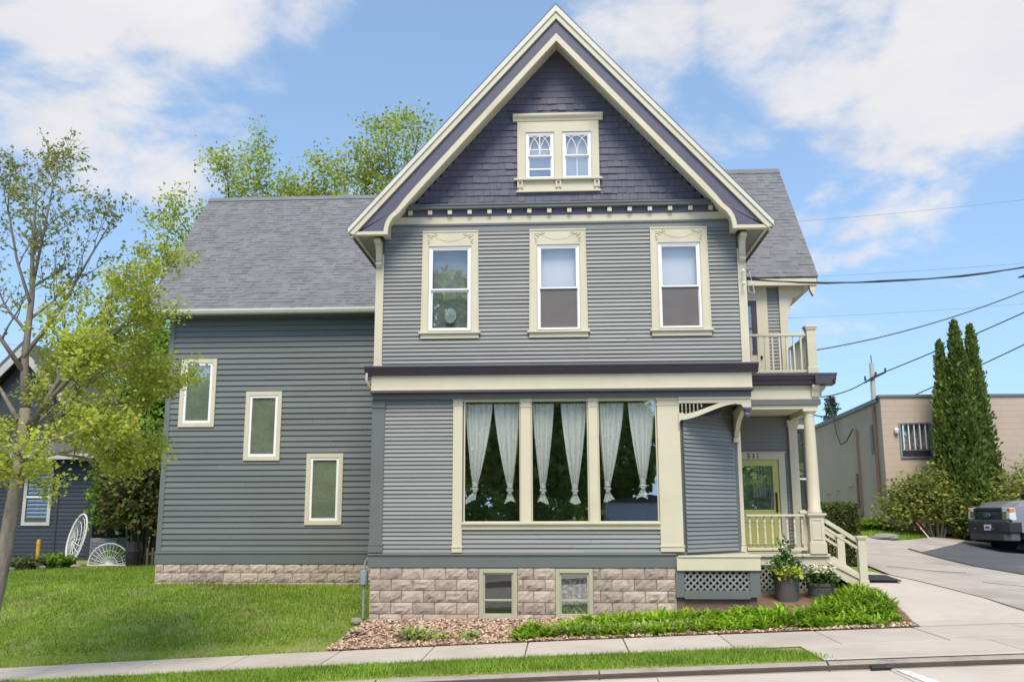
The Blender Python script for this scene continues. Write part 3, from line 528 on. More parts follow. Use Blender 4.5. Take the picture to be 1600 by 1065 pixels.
# basement windows
for k, (a, bb, z) in enumerate(BASE):
    wn = ring(MB(), a, bb, z, 1.0, .075, -.035, .15, .06).build('basement_window', M['sage'], house, .004)
    ring(MB(), a+.075, bb-.075, z+.06, .925, .03, -.005, .1).build('sash', M['sage'], wn, .003); MB().box(a+.1, bb-.1, -.012, .06, .425, .455).build('meeting_rail', M['sage'], wn, .003)
    MB().box(a+.1, bb-.1, .03, .035, z+.085, .90).build('pane', glassmat('basement_glass', .07) if k == 0 else M['glass'], wn); MB().box(a+.08, bb-.08, .11, .113, z+.06, .94).build('curtain_backing', mat('dark_backing', (.03, .03, .03), .9) if k == 0 else M['lace'], wn)

# ---- frieze, dentils, shingled gable
b = MB().box(-3.40, 3.40, -.03, .02, 7.60, 7.752); b.build('frieze', M['cream'], house, .003)
MB().box(-3.40, 3.40, -.045, .02, 7.555, 7.5985).build('frieze_moulding', M['band'], house, .003)
MB().box(-3.425, 3.425, -.0225, .02, 7.435, 7.554).build('frieze_rail', M['siding'], house)
MB().box(-2.99, 3.05, -.05, .02, 7.754, 7.87).build('dentil_band', M['purple'], house)
for k in range(16): MB().box(-2.955+k*.391, -2.955+k*.391+.085, -.115, -.05, 7.775, 7.858).build('dentil', M['cream'], house, .006)
MB().prism([(.02, 7.872), (-.13, 7.872), (-.15, 7.885), (-.15, 7.93), (-.17, 7.94), (-.17, 7.96), (.0, 8.035), (.02, 8.035)], 'x', -3.10, 3.12).build('gable_cornice', M['band'], house)
shm = [MB().prism([(.0, 0), (-.016-.004*k, 0), (-.004, 1), (.0, 1)], 'x', 0, 1).mesh('shingle', M['shingle']) for k in range(3)]
ex = .136; rows = []; sr = random.Random(3)
for r in range(24):
    z = 8.035+r*ex; hw = (ap-z-ex*.3)/1.142
    if hw < .05: break
    x = -hw-sr.random()*.1
    while x < hw:
        wd = sr.choice((.11, .14, .17, .2, .155)); a, bb = max(x, -hw), min(x+wd, hw); x += wd
        if z+ex*.5 > 8.24 and z+ex*.5 < 9.80 and bb > -.79 and a < .81:
            if a < -.79: bb = -.79
            elif bb > .81: a = .81
            else: continue
        if bb-a > .02: rows.append((z, a, bb))
rest = MB()
for k, (z, a, bb) in enumerate(rows):
    dz = sr.uniform(-.006, .006)
    if k < 298: o = link('shingle', sr.choice(shm), house, (a+.003, -.001, z+dz)); o.scale = (bb-a-.006, sr.uniform(.8, 1.35), ex+.006)
    else: d = sr.uniform(.014, .022); rest.prism([(-.001, z+dz), (-d, z+dz), (-.005, z+ex+.006), (-.001, z+ex+.006)], 'x', a+.003, bb-.003)
if rest.v: rest.build('upper_shingle', M['shingle'], house, kind='stuff')

# ---- main roof and rake boards
mslope = 1.125; ridge = 11.96
b = MB()
for s in (-1, 1): b.prism([(0, ridge), (s*4.08, ridge-4.08*mslope), (s*4.03, ridge-4.08*mslope-.09), (0, ridge-.14)], 'y', -.56, 12.3)
roof = b.build('roof', M['roof'], house)
def off(x, d): return ridge-d-mslope*abs(x)
for s in (-1, 1):
    q = lambda pts: [(s*x, z) for x, z in pts]
    # crown moulding in two steps
    b = MB(); b.prism(q([(0, off(0, .06)), (4.03, off(4.03, .06)), (4.03, off(4.03, .15)), (0, off(0, .19))]), 'y', -.60, -.44); b.build('rake_crown', M['crown'], house, .003)
    b = MB(); b.prism(q([(0, off(0, .191)), (4.02, off(4.02, .151)), (3.92, off(3.92, .30)), (0, off(0, .335))]), 'y', -.57, -.44); b.build('rake_moulding', M['cream'], house, .003)
    # plum barge board, swelling into a foot with a curved inner edge
    cur = [(2.72, off(2.72, .66)), (2.95, off(2.95, .67)), (3.12, off(3.12, .71)), (3.24, 7.63), (3.315, 7.50), (3.345, 7.38), (3.35, 7.315)]
    b = MB(); b.prism(q([(0, off(0, .336)), (3.90, off(3.90, .305)), (3.87, 7.315)]+cur[::-1]+[(0, off(0, .64))]), 'y', -.52, -.44); b.build('barge_board', M['purple'], house)
    pth = [(0, off(0, .64))]+cur; th = .105; b = MB()
    inn = []
    for i, (x, z) in enumerate(pth):
        x0, z0 = pth[max(i-1, 0)]; x1, z1 = pth[min(i+1, len(pth)-1)]; l = math.hypot(x1-x0, z1-z0); nx_, nz_ = (z1-z0)/l, -(x1-x0)/l; t = th*(1.0 if i < 3 else .8)
        inn.append((x+nx_*t, z+nz_*t) if i else (0, z-th*1.5))
    for i in range(len(pth)-1): b.prism(q([pth[i], pth[i+1], inn[i+1], inn[i]]), 'y', -.55, -.43)
    b.build('rake_inner_moulding', M['cream'], house)
    b = MB(); b.box(*sorted((s*3.27, s*3.93)), -.55, -.43, 7.25, 7.314); b.prism(q([(3.87, 7.314), (3.96, off(3.96, .30)), (4.0, off(4.0, .26)), (3.93, 7.25)]), 'y', -.55, -.43); b.build('eave_return', M['cream'], house, .004)
    # sloping soffit of the overhang, level soffit under the eave, fascia
    b = MB(); b.prism(q([(0, off(0, .66)), (3.3, off(3.3, .66)), (3.3, off(3.3, .70)), (0, off(0, .71))]), 'y', -.43, .0); b.build('rake_soffit', M['cream'], house)
    b = MB(); b.box(*sorted((s*3.3, s*3.41)), -.43, -.03, 7.3, 8.1); b.build('soffit_cheek', M['cream'], house)
    b = MB().box(*sorted((s*3.571, s*3.88)), -.428, 12.2, 7.262, 7.30); b.build('eave_soffit', M['siding'], house)
    b = MB(); b.prism(q([(3.881, 7.25), (3.94, 7.25), (4.02, 7.37), (4.00, 7.42), (3.881, 7.38)]), 'y', -.428, 12.2); b.build('eave_fascia', M['cream'], house)
    b = MB(); b.prism([(-.04, 7.24), (-.36, 7.24), (-.36, 7.19), (-.31, 7.15), (-.20, 7.12), (-.15, 7.02), (-.13, 6.90), (-.10, 6.84), (-.13, 6.80), (-.10, 6.74), (-.04, 6.72)], 'x', *sorted((s*3.57, s*3.455))); b.box(*sorted((s*3.575, s*3.45)), -.14, -.04, 6.77, 6.80); b.box(*sorted((s*3.575, s*3.45)), -.14, -.04, 6.86, 6.885); b.build('eave_bracket', M['cream'], house, .004)

# ---- shingled roof slopes, each tab its own step
def tabs(name, parent, x0, x1, y0, z0, y1, z1, ex=.142, seed=1, m='roof'):
    r = random.Random(seed); L_ = math.hypot(y1-y0, z1-z0); dy, dz = (y1-y0)/L_, (z1-z0)/L_; ny, nz_ = -dz, dy; b = MB(); n = int(L_/ex)
    for k in range(n+1):
        s0 = k*ex; s1 = min(s0+ex*1.05, L_); x = x0-r.random()*.3
        if s0 >= L_: break
        while x < x1:
            wd = r.choice((.09, .13, .17, .21)); a, c = max(x, x0), min(x+wd, x1); x += wd
            if c-a < .02: continue
            h = r.choice((.006, .008, .015, .019)); p0 = s0+r.uniform(-.004, .004)
            A = (y0+dy*p0, z0+dz*p0); B = (y0+dy*s1, z0+dz*s1)
            b.add([(a, A[0], A[1]), (c, A[0], A[1]), (c, A[0]+ny*h, A[1]+nz_*h), (a, A[0]+ny*h, A[1]+nz_*h), (c, B[0]+ny*.006, B[1]+nz_*.006), (a, B[0]+ny*.006, B[1]+nz_*.006)], [(0, 1, 2, 3), (3, 2, 4, 5)])
    return b.build(name, M[m], parent, kind='stuff')
# left wing
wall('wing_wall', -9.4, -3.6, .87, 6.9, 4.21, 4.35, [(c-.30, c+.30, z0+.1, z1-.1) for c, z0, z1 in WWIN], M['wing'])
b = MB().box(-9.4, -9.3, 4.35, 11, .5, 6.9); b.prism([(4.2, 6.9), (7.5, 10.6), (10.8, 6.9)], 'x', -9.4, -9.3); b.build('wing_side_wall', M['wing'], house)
room(-9.2, -4, 4.36, 7, 1.0, 6.4)
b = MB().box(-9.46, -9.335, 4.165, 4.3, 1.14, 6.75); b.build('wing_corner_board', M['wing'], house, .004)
b = MB().prism([(4.21, .87), (4.165, .87), (4.165, 1.09), (4.145, 1.10), (4.145, 1.12), (4.19, 1.15), (4.21, 1.15)], 'x', -9.47, -3.6); b.build('wing_base_band', M['band'], house)
for c, z0, z1 in WWIN:
    wn = ring(MB(), c-.435, c+.435, z0, z1, .10, 4.15, 4.22).build('window', M['cream'], house, .004); ring(MB(), c-.335, c+.335, z0+.10, z1-.10, .055, 4.165, 4.24).build('frame', M['white'], wn, .004)
    MB().box(c-.28, c+.28, 4.2, 4.206, z0+.15, z1-.15).build('pane', glassmat('film_glass', .11, (.94, .96, .94)), wn); MB().box(c-.30, c+.30, 4.212, 4.216, z0+.1, z1-.1).build('shade', mat('green_grey_shade', (.25, .27, .21), .6, .25, 1.3), wn)
WX0, WX1 = -9.98, -3.58; b = MB(); b.prism([(3.78, 6.80), (7.5, 10.86), (11.2, 6.8), (11.2, 6.7), (7.5, 10.72), (3.78, 6.70)], 'x', WX0, WX1); wr = b.build('wing_roof', M['roof'], house)
tabs('roof_shingle', wr, WX0-.02, WX1, 3.75, 6.80, 7.5, 10.88, .128, 5)
MB().prism([(7.36, 10.77), (7.5, 10.92), (7.64, 10.77), (7.5, 10.86)], 'x', WX0-.02, WX1).build('ridge_cap', M['roof'], wr)
b = MB().prism([(3.72, 6.795), (3.66, 6.79), (3.66, 6.75), (3.69, 6.69), (3.78, 6.67), (3.80, 6.795)], 'x', WX0, WX1); b.build('gutter', M['crown'], wr); MB().box(WX0+.02, WX1, 3.80, 4.2, 6.66, 6.685).build('eave_soffit', M['band'], wr)
MB().prism([(3.8, 6.69), (7.5, 10.72), (7.5, 10.58), (3.8, 6.55)], 'x', WX0, WX0+.04).build('rake_board', M['cream'], wr)
# right cross wing over the porch
b = MB().box(3.56, 5.0, 2.9, 3.0, 1.2, 7.05); b.box(4.9, 5.0, 3.0, 8.1, .6, 7.05); b.prism([(2.9, 7.05), (5.5, 10.3), (8.1, 7.05)], 'x', 4.85, 4.95); b.build('cross_wing_wall', M['band'], house)
RX1 = 5.66; b = MB(); b.prism([(2.60, 7.08), (5.5, 10.63), (8.4, 7.08), (8.4, 6.97), (5.5, 10.48), (2.60, 6.97)], 'x', 2.5, RX1); rr_ = b.build('cross_wing_roof', M['roof'], house)
tabs('roof_shingle', rr_, 2.6, RX1+.015, 2.57, 7.08, 5.5, 10.65, .142, 9); MB().prism([(5.37, 10.53), (5.5, 10.69), (5.63, 10.53), (5.5, 10.6)], 'x', 2.6, RX1+.015).build('ridge_cap', M['roof'], rr_)
MB().box(3.6, RX1-.02, 2.59, 2.63, 6.90, 7.05).build('eave_fascia', M['cream'], rr_, .004); MB().box(3.6, RX1-.04, 2.63, 8.3, 6.93, 6.955).build('eave_soffit', M['cream'], rr_)
MB().prism([(2.62, 7.02), (5.5, 10.50), (8.38, 7.02), (8.38, 6.86), (5.5, 10.32), (2.62, 6.86)], 'x', RX1-.05, RX1-.005).build('rake_board', M['cream'], rr_)
b = MB(); b.prism([(5.48, 6.93), (5.60, 6.93), (5.60, 6.80), (5.585, 6.72), (5.56, 6.66), (5.53, 6.72), (5.50, 6.78)], 'y', 2.62, 2.74); b.build('eave_pendant', M['cream'], rr_, .004)
b = MB(); b.prism([(5.0, 6.93), (5.42, 6.93), (5.44, 6.86), (5.40, 6.79), (5.33, 6.78), (5.27, 6.72), (5.17, 6.68), (5.13, 6.56), (5.10, 6.50), (5.10, 6.38), (5.07, 6.30), (5.0, 6.26)], 'y', 2.86, 2.96); b.build('eave_bracket', M['cream'], house, .004)
b = MB(); b.prism([(5.005, 6.88), (5.30, 6.88), (5.12, 6.74), (5.005, 6.60)], 'y', 2.95, 2.975); b.build('eave_bracket_panel', M['plum'], house)
# ---- recessed upper door, balcony
b = MB().box(4.86, 5.03, 2.84, 2.92, 4.7, 6.93); b.build('corner_board', M['cream'], house, .004)
j = MB(); claps(4.60, 4.87, 2.9, 4.72, 6.93, .0775, joined=j); claps(3.6, 4.93, 2.9, 3.27, 4.02, .0775, joined=j); claps(4.82, 4.93, 2.9, 1.25, 3.27, .0775, joined=j); j.build('porch_clapboard', M['siding'], house, kind='stuff')
bd = MB(); bd.box(4.36, 4.60, 2.855, 2.92, 4.72, 6.93); bd.box(3.6, 4.36, 2.855, 2.92, 6.62, 6.93); bd = bd.build('balcony_door', M['cream'], house, .004)
MB().box(3.62, 4.355, 2.875, 2.91, 4.75, 5.4).build('door_panel', M['cream'], bd, .004); ring(MB(), 3.62, 4.355, 5.401, 6.615, .10, 2.872, 2.91).build('door_sash', M['plum'], bd, .003); MB().box(3.72, 4.25, 2.895, 2.90, 5.5, 6.52).build('pane', M['glass'], bd); MB().box(3.72, 4.25, 2.88, 2.91, 5.98, 6.01).build('muntin', M['plum'], bd); MB().box(3.72, 4.25, 2.905, 2.908, 5.5, 6.52).build('curtain_backing', M['screen'], bd); MB().ball((4.42, 2.83, 5.35), .03).build('knob', M['black'], bd)
# porch roof / balcony deck
P = [(1.3, 4.70), (.90, 4.705), (.90, 4.66), (.93, 4.65), (.95, 4.60), (1.0, 4.56), (1.02, 4.50), (1.3, 4.49)]
b = MB().prism(P, 'x', 3.555, 5.44); Q = [(-y+6.35, z) for y, z in P]
b.prism([(5.02, 4.70), (5.45, 4.701), (5.45, 4.661), (5.42, 4.65), (5.40, 4.60), (5.35, 4.56), (5.33, 4.50), (5.02, 4.491)], 'y', .905, 2.9); b.build('porch_cornice', M['plum'], house)
MB().box(3.556, 5.0, 1.3, 2.9, 4.60, 4.699).build('balcony_floor', M['plum'], house)
b = MB().box(3.556, 5.14, 1.12, 1.30, 4.21, 4.489); b.box(4.98, 5.14, 1.3, 2.9, 4.21, 4.489); b.build('porch_beam', M['cream'], house, .004)
b = MB(); b.prism([(1.13, 4.485), (.99, 4.485), (.99, 4.44), (1.02, 4.40), (1.06, 4.36), (1.08, 4.26), (1.13, 4.24)], 'x', 4.98, 5.12); b.build('cornice_bracket', M['cream'], house, .003)
b = MB(); b.prism([(5.141, 4.485), (5.28, 4.485), (5.28, 4.44), (5.25, 4.40), (5.20, 4.36), (5.19, 4.26), (5.141, 4.24)], 'y', 1.16, 1.30); b.build('cornice_bracket', M['cream'], house, .003)
b = MB().box(3.556, 5.15, 1.10, 1.31, 4.10, 4.209); b.box(4.97, 5.15, 1.31, 2.9, 4.10, 4.209); b.build('porch_frieze', M['band'], house, .003); MB().box(3.556, 4.97, 1.31, 2.9, 4.06, 4.10).build('porch_ceiling', M['cream'], house)
b = MB().box(3.556, 5.10, 1.14, 1.29, 4.02, 4.099); b.box(4.95, 5.10, 1.29, 2.9, 3.96, 4.099); b.build('porch_lintel', M['cream'], house, .003)
# balcony railing
br = MB().box(3.6, 4.97, 1.17, 1.25, 5.50, 5.55).build('balcony_railing', M['cream'], house, .005); MB().box(3.6, 4.97, 1.19, 1.23, 4.76, 4.81).build('bottom_rail', M['cream'], br, .004)
for k in range(9): MB().box(3.70+k*.142, 3.735+k*.142, 1.19, 1.225, 4.81, 5.50).build('baluster', M['cream'], br)
b = MB().box(4.96, 5.14, 1.12, 1.30, 4.705, 5.62); b.box(4.945, 5.155, 1.105, 1.315, 4.703, 4.86); b.box(4.94, 5.16, 1.10, 1.32, 5.62, 5.66); b.box(4.925, 5.175, 1.085, 1.335, 5.66, 5.70); b.build('post', M['cream'], br, .006)
br = MB().box(5.01, 5.09, 1.30, 2.85, 5.50, 5.55).build('balcony_railing', M['cream'], house, .005); MB().box(5.03, 5.07, 1.30, 2.85, 4.76, 4.81).build('bottom_rail', M['cream'], br, .004)
for k in range(11): MB().box(5.032, 5.068, 1.40+k*.132, 1.436+k*.132, 4.81, 5.50).build('baluster', M['cream'], br)
# ---- cut-away corner: arched brace, drop ball, spindles, side bracket
b = MB(); top = []; bot = []
for t in np.linspace(0, 1, 15):
    x = 2.23+1.12*t; z = 3.70+.305*(t*t*(3-2*t))**.9; bot.append((x, z))
    top.append((x, z+.105-.03*t))
b.prism(bot+[(3.41, 3.985), (3.44, 3.93), (3.54, 3.93), (3.54, 4.089), (2.215, 4.089), (2.215, 4.0), (2.6, 4.0)] if False else bot+top[::-1], 'y', -.075, -.02)
b.prism([(2.2, 4.015), (3.545, 4.015), (3.545, 4.124), (2.2, 4.124)], 'y', -.0755, .0); b.prism([(3.30, 3.99), (3.36, 3.985), (3.40, 3.93), (3.545, 3.93), (3.545, 4.0149), (3.2, 4.0149)], 'y', -.0752, 0)
b.prism([(2.2, 3.83), (2.30, 3.83), (2.235, 3.70), (2.2, 3.64), (2.2, 3.5)], 'y', -.074, -.02); b.build('corner_brace', M['cream'], house)
sp = MB()
for k in range(8):
    x = 2.27+k*.072; z0 = 3.80+.012*k*k*.45
    if z0 < 3.97: sp.lathe([(.010, z0), (.018, z0+.02), (.008, (z0+4.01)/2-.02), (.019, (z0+4.01)/2), (.008, (z0+4.01)/2+.02), (.018, 3.99), (.012, 4.014)], (x, -.045, 0), 6)
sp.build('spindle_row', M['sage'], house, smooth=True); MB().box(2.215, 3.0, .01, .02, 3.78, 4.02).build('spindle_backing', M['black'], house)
b = MB(); b.ball((3.47, -.02, 3.80), .062, n=14, m=9); b.lathe([(.045, 3.845), (.075, 3.865), (.075, 3.885), (.095, 3.90), (.095, 3.928)], (3.47, -.02, 0), 4 if False else 14); b.build('drop_finial', mat('plum_gloss', (.11, .105, .17), .35, .05), house, smooth=True)
b = MB(); b.prism([(1.14, 3.45), (1.14, 3.98), (.12, 3.98), (.10, 3.90), (.35, 3.86), (.70, 3.74), (.98, 3.52), (1.03, 3.45)], 'x', 3.41, 3.50); b.build('side_bracket', M['cream'], house, .004)
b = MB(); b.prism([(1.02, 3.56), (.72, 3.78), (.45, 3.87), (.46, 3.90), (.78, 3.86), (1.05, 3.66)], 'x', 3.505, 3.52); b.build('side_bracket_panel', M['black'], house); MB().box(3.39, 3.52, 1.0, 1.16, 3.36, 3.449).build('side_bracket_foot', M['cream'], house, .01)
q = MB().box(3.36, 3.56, 1.17, 1.32, 1.25, 4.06); q.box(3.345, 3.575, 1.155, 1.32, 1.25, 1.36); q.box(3.35, 3.57, 1.16, 1.32, 1.38, 1.40); q.build('corner_pilaster', M['cream'], house, .004)
# platform with lattice
b = MB().box(2.07, 3.57, -.10, 1.25, .97, 1.205); b.prism([(2.1, -.12), (3.58, -.12), (3.58, 1.25), (2.1, 1.25)], 'z', 1.2055, 1.235); b.build('corner_platform', M['cream'], house, .006)
fr = MB().box(2.045, 2.20, -.06, -.01, .50, .969); fr.box(3.37, 3.56, -.06, -.01, .50, .969); fr.box(2.2, 3.37, -.06, -.01, .47, .62); fr.box(2.2, 3.37, -.059, -.01, .945, .969); lat = fr.build('lattice_frame', M['band'], house, .004)
def lattice(parent, x0, x1, z0, z1, y, m):
    for sg in (-1, 1):
        c = -3.
        while c < 6.:
            c += .118; pts = []
            for x, z in ((x0, sg*(x0-x0)+z0+c), (x1, sg*(x1-x0)+z0+c)): pass
            f = lambda x: z0+c+sg*(x-x0)
            a, bb = x0, x1
            if sg > 0: a = max(a, x0-c); bb = min(bb, x0+(z1-z0)-c)
            else: a = max(a, x0+c-(z1-z0)); bb = min(bb, x0+c)
            if bb-a < .03: continue
            h = .024; yy = y if sg > 0 else y+.008
            MB().prism([(a, f(a)-h), (bb, f(bb)-h), (bb, f(bb)+h), (a, f(a)+h)], 'y', yy, yy+.007).build('slat', m, parent)
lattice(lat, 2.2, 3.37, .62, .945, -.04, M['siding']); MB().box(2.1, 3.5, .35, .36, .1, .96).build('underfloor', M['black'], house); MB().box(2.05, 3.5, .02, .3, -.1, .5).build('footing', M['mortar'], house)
# ---- porch floor, skirt, railing, column
MB().box(3.571, 5.16, 1.12, 2.9, 1.16, 1.215).build('porch_floor', M['cream'], house, .005); MB().box(3.572, 5.14, 1.17, 1.22, 1.0, 1.159).build('porch_skirt', M['cream'], house, .004)
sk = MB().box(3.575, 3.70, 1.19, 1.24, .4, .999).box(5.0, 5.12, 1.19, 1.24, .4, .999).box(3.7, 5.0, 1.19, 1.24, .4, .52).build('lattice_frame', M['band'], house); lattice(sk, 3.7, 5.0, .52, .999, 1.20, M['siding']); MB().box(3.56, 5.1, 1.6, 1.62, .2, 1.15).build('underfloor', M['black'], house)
pr = MB().box(3.6, 4.73, 1.18, 1.30, 1.925, 1.965).build('porch_railing', M['cream'], house, .006); MB().box(3.6, 4.76, 1.19, 1.29, 1.275, 1.33).build('bottom_rail', M['cream'], pr, .004)
prof = [(.020, 0), (.020, .06), (.03, .07), (.017, .09), (.027, .16), (.030, .22), (.018, .34), (.024, .38), (.024, .40), (.016, .43), (.022, .47), (.030, .49), (.018, .51), (.022, .53), (.022, .595)]
bm_ = MB().lathe(prof, n=8).mesh('baluster', M['cream']); bm_.shade_smooth()
for k in range(8): link('baluster', bm_, pr, (3.67+k*.144, 1.24, 1.33))
q = MB().box(4.68, 4.80, 1.29, 1.41, 1.215, 1.98); q.box(4.66, 4.82, 1.27, 1.43, 1.98, 2.02); q.prism([(4.67, 2.02), (4.81, 2.02), (4.76, 2.05), (4.72, 2.05)], 'y', 1.29, 1.41); q.build('post', M['cream'], pr, .005)
q = MB().box(4.80, 5.075, 1.12, 1.40, 1.215, 1.92); q.box(4.775, 5.10, 1.095, 1.425, 1.215, 1.42); q.box(4.785, 5.09, 1.105, 1.415, 1.42, 1.445); q.box(4.78, 5.095, 1.10, 1.42, 1.915, 1.945); q.box(4.755, 5.12, 1.075, 1.445, 1.945, 1.985)
ring(q, 4.835, 5.04, 1.48, 1.88, .03, 1.108, 1.12); q.build('column_pedestal', M['cream'], house, .004)
q = MB().lathe([(.135, 1.985), (.145, 2.0), (.145, 2.02), (.13, 2.035), (.135, 2.05), (.118, 2.07), (.117, 2.6), (.112, 3.2), (.10, 3.86), (.10, 3.87), (.112, 3.885), (.10, 3.90), (.10, 3.93), (.125, 3.96), (.13, 3.97)], (4.94, 1.26, 0), 28); q.build('porch_column', M['cream'], house, smooth=True); MB().box(4.80, 5.08, 1.12, 1.40, 3.97, 4.019).build('column_cap', M['cream'], house, .004)
q = MB().box(4.90, 5.08, 2.80, 2.95, 1.215, 3.80); q.box(4.88, 5.10, 2.78, 2.95, 3.80, 3.84); q.box(4.87, 5.11, 2.77, 2.95, 3.90, 3.96); q.box(4.88, 5.1, 2.78, 2.95, 3.84, 3.9); q.build('back_pilaster', M['cream'], house, .004)
# front door
dr = MB(); dr.box(3.6, 3.74, 2.84, 2.91, 1.215, 3.26); dr.box(4.66, 4.80, 2.84, 2.91, 1.215, 3.26); dr.box(3.74, 4.66, 2.84, 2.91, 3.12, 3.26); dr.box(3.58, 4.82, 2.82, 2.91, 3.26, 3.285); dr = dr.build('front_door', M['cream'], house, .004)
b = ring(MB(), 3.745, 4.655, 1.93, 3.115, .13, 2.865, 2.90); b.box(3.745, 4.655, 2.865, 2.90, 1.225, 1.925); ring(b, 3.86, 4.54, 1.33, 1.83, .03, 2.855, 2.866); b.box(4.18, 4.22, 2.856, 2.866, 1.36, 1.80); b.build('door_leaf', M['lime'], dr, .004)
MB().box(3.875, 4.525, 2.875, 2.88, 2.06, 2.985).build('pane', glassmat('door_glass', .22), dr); MB().box(3.87, 4.53, 2.93, 2.94, 2.0, 3.0).build('curtain_backing', M['dark'], dr)
b = MB(); 
for k in range(5): b.tube([(4.12+.06*k, 2.915, 2.98), (4.12+.06*k+.01*math.sin(k), 2.91, 2.32)], .024, 6)
b.build('door_curtain', M['screen'] if False else mat('door_curtain_cloth', (.42, .44, .42), .9, .1), dr); MB().box(4.56, 4.60, 2.84, 2.864, 2.0, 2.42).build('handle_plate', mat('bronze', (.05, .03, .02), .35, metal=.6), dr, .006)
def text(s, size, name, m, parent, loc, rot, depth=.004):
    c = bpy.data.curves.new('lettering', 'FONT'); c.body = s; c.size = size; c.extrude = depth; c.align_x = 'CENTER'; c.resolution_u = 3; t = bpy.data.objects.new('lettering', c); col.objects.link(t); bpy.context.view_layer.update()
    me = bpy.data.meshes.new_from_object(t.evaluated_get(bpy.context.evaluated_depsgraph_get())); bpy.data.objects.remove(t); bpy.data.curves.remove(c); me.materials.clear(); me.materials.append(m); return link(name, me, parent, loc, rot)
for ch, x in (('5', 4.03), ('3', 4.13), ('1', 4.225)): text(ch, .135, 'house_number_digit', M['black'], dr, (x, 2.832, 3.15), (R(90), 0, 0))
MB().box(3.80, 4.6, 2.2, 2.78, 1.216, 1.232).build('threshold_mat', M['black'], house)
# side bay beyond the porch
b = MB().box(5.0, 5.62, 3.9, 6.3, .6, 4.3); b.build('side_bay_wall', M['band'], house); bw2 = ring(MB(), 5.10, 5.60, 1.7, 3.95, .09, 3.85, 3.91).build('window', M['cream'], house, .004); ring(MB(), 5.19, 5.51, 1.79, 3.86, .05, 3.87, 3.905).build('sash', M['plum'], bw2); MB().box(5.19, 5.51, 3.865, 3.902, 2.72, 2.76).build('meeting_rail', M['white'], bw2); MB().box(5.24, 5.46, 3.885, 3.89, 1.84, 3.81).build('pane', M['glass'], bw2); MB().box(5.52, 5.66, 3.86, 3.98, .9, 4.2).build('corner_board', M['cream'], house)
MB().box(4.95, 5.75, 3.8, 6.4, 4.2, 4.35).build('side_bay_cornice', M['plum'], house)
# ---- front steps with railings
zb = .60
for k in range(3): MB().box(5.16+.23*k, 5.16+.23*(k+1)+.03, 1.24, 2.6, 1.215-.155*(k+1)-.04, 1.215-.155*(k+1)).build('step_tread', M['cream'], house, .005); 
for k in range(4): MB().box(5.15+.23*k, 5.17+.23*k, 1.25, 2.6, 1.215-.155*(k+1), 1.215-.155*k-.041).build('step_riser', M['cream'], house)
for y in (1.19, 2.6): b = MB(); b.prism([(5.14, 1.16), (5.25, 1.16), (5.86, .74), (5.86, zb-.06), (5.66, zb-.06), (5.14, .88)], 'y', y, y+.045); b.build('step_stringer', M['cream'], house, .004)
for y, xn in ((1.20, 5.77), (2.58, 5.77)):
    q = MB().box(xn-.075, xn+.075, y-.075, y+.075, zb-.06, 1.49); q.box(xn-.095, xn+.095, y-.095, y+.095, 1.49, 1.52); q.box(xn-.105, xn+.105, y-.105, y+.105, 1.52, 1.555); q.box(xn-.09, xn+.09, y-.09, y+.09, zb-.06, zb+.12); nw = q.build('stair_newel', M['cream'], house, .005)
    for z0, z1, t in ((1.86, 1.46, .045), (1.72, 1.32, .03), (1.10, .78, .045)): q = MB(); q.prism([(5.08, z0-t), (xn-.075, z1-t), (xn-.075, z1+t), (5.08, z0+t)], 'y', y-.04, y+.04); q.build('stair_rail', M['cream'], house, .005)
# ---- clapboards round the corners
j = MB()
for s, x0, ya, yb, z0, z1 in ((-1, 3.55, .06, 4.2, 1.28, 4.12), (-1, 3.571, .06, 12, 4.74, 7.25), (1, 3.571, .06, 12, 4.74, 7.25), (-1, 9.40, 4.32, 11, 1.14, 6.74), (1, 5.0, 3.0, 8.1, .7, 6.9)):
    n = round((z1-z0)/.0775); e = (z1-z0)/n
    for k in range(n): z = z0+k*e; j.prism([(s*x0, z+.007), (s*(x0+.027), z+.007), (s*(x0+.027), z+.011), (s*(x0+.004), z+e+.002), (s*x0, z+e+.002)], 'y', ya, yb)
j.build('side_clapboard', M['siding'], house, kind='stuff')
# ---- small fittings on the house
q = MB().tube([(-3.66, -.26, 4.66), (-3.67, -.25, 4.48), (-3.62, -.15, 4.36), (-3.54, .1, 4.2), (-3.6, .12, 4.05)], .024, 8); q.build('downspout', M['cream'], house, smooth=True)
for z in (6.52, 6.28): q = MB().tube([(3.50, -.05, z), (3.50, -.16, z)], .012, 6); q.ball((3.50, -.17, z), .035, n=8, m=6); q.build('cable_hook', M['offwhite'], house, smooth=True)
q = MB().tube([(3.66, .3, 6.62), (3.66, .05, 6.55), (3.70, 0, 6.3), (3.75, .1, 6.15), (3.68, .25, 6.2), (3.64, .2, 6.45)], .012, 5); q.build('service_loop', M['offwhite'], house)
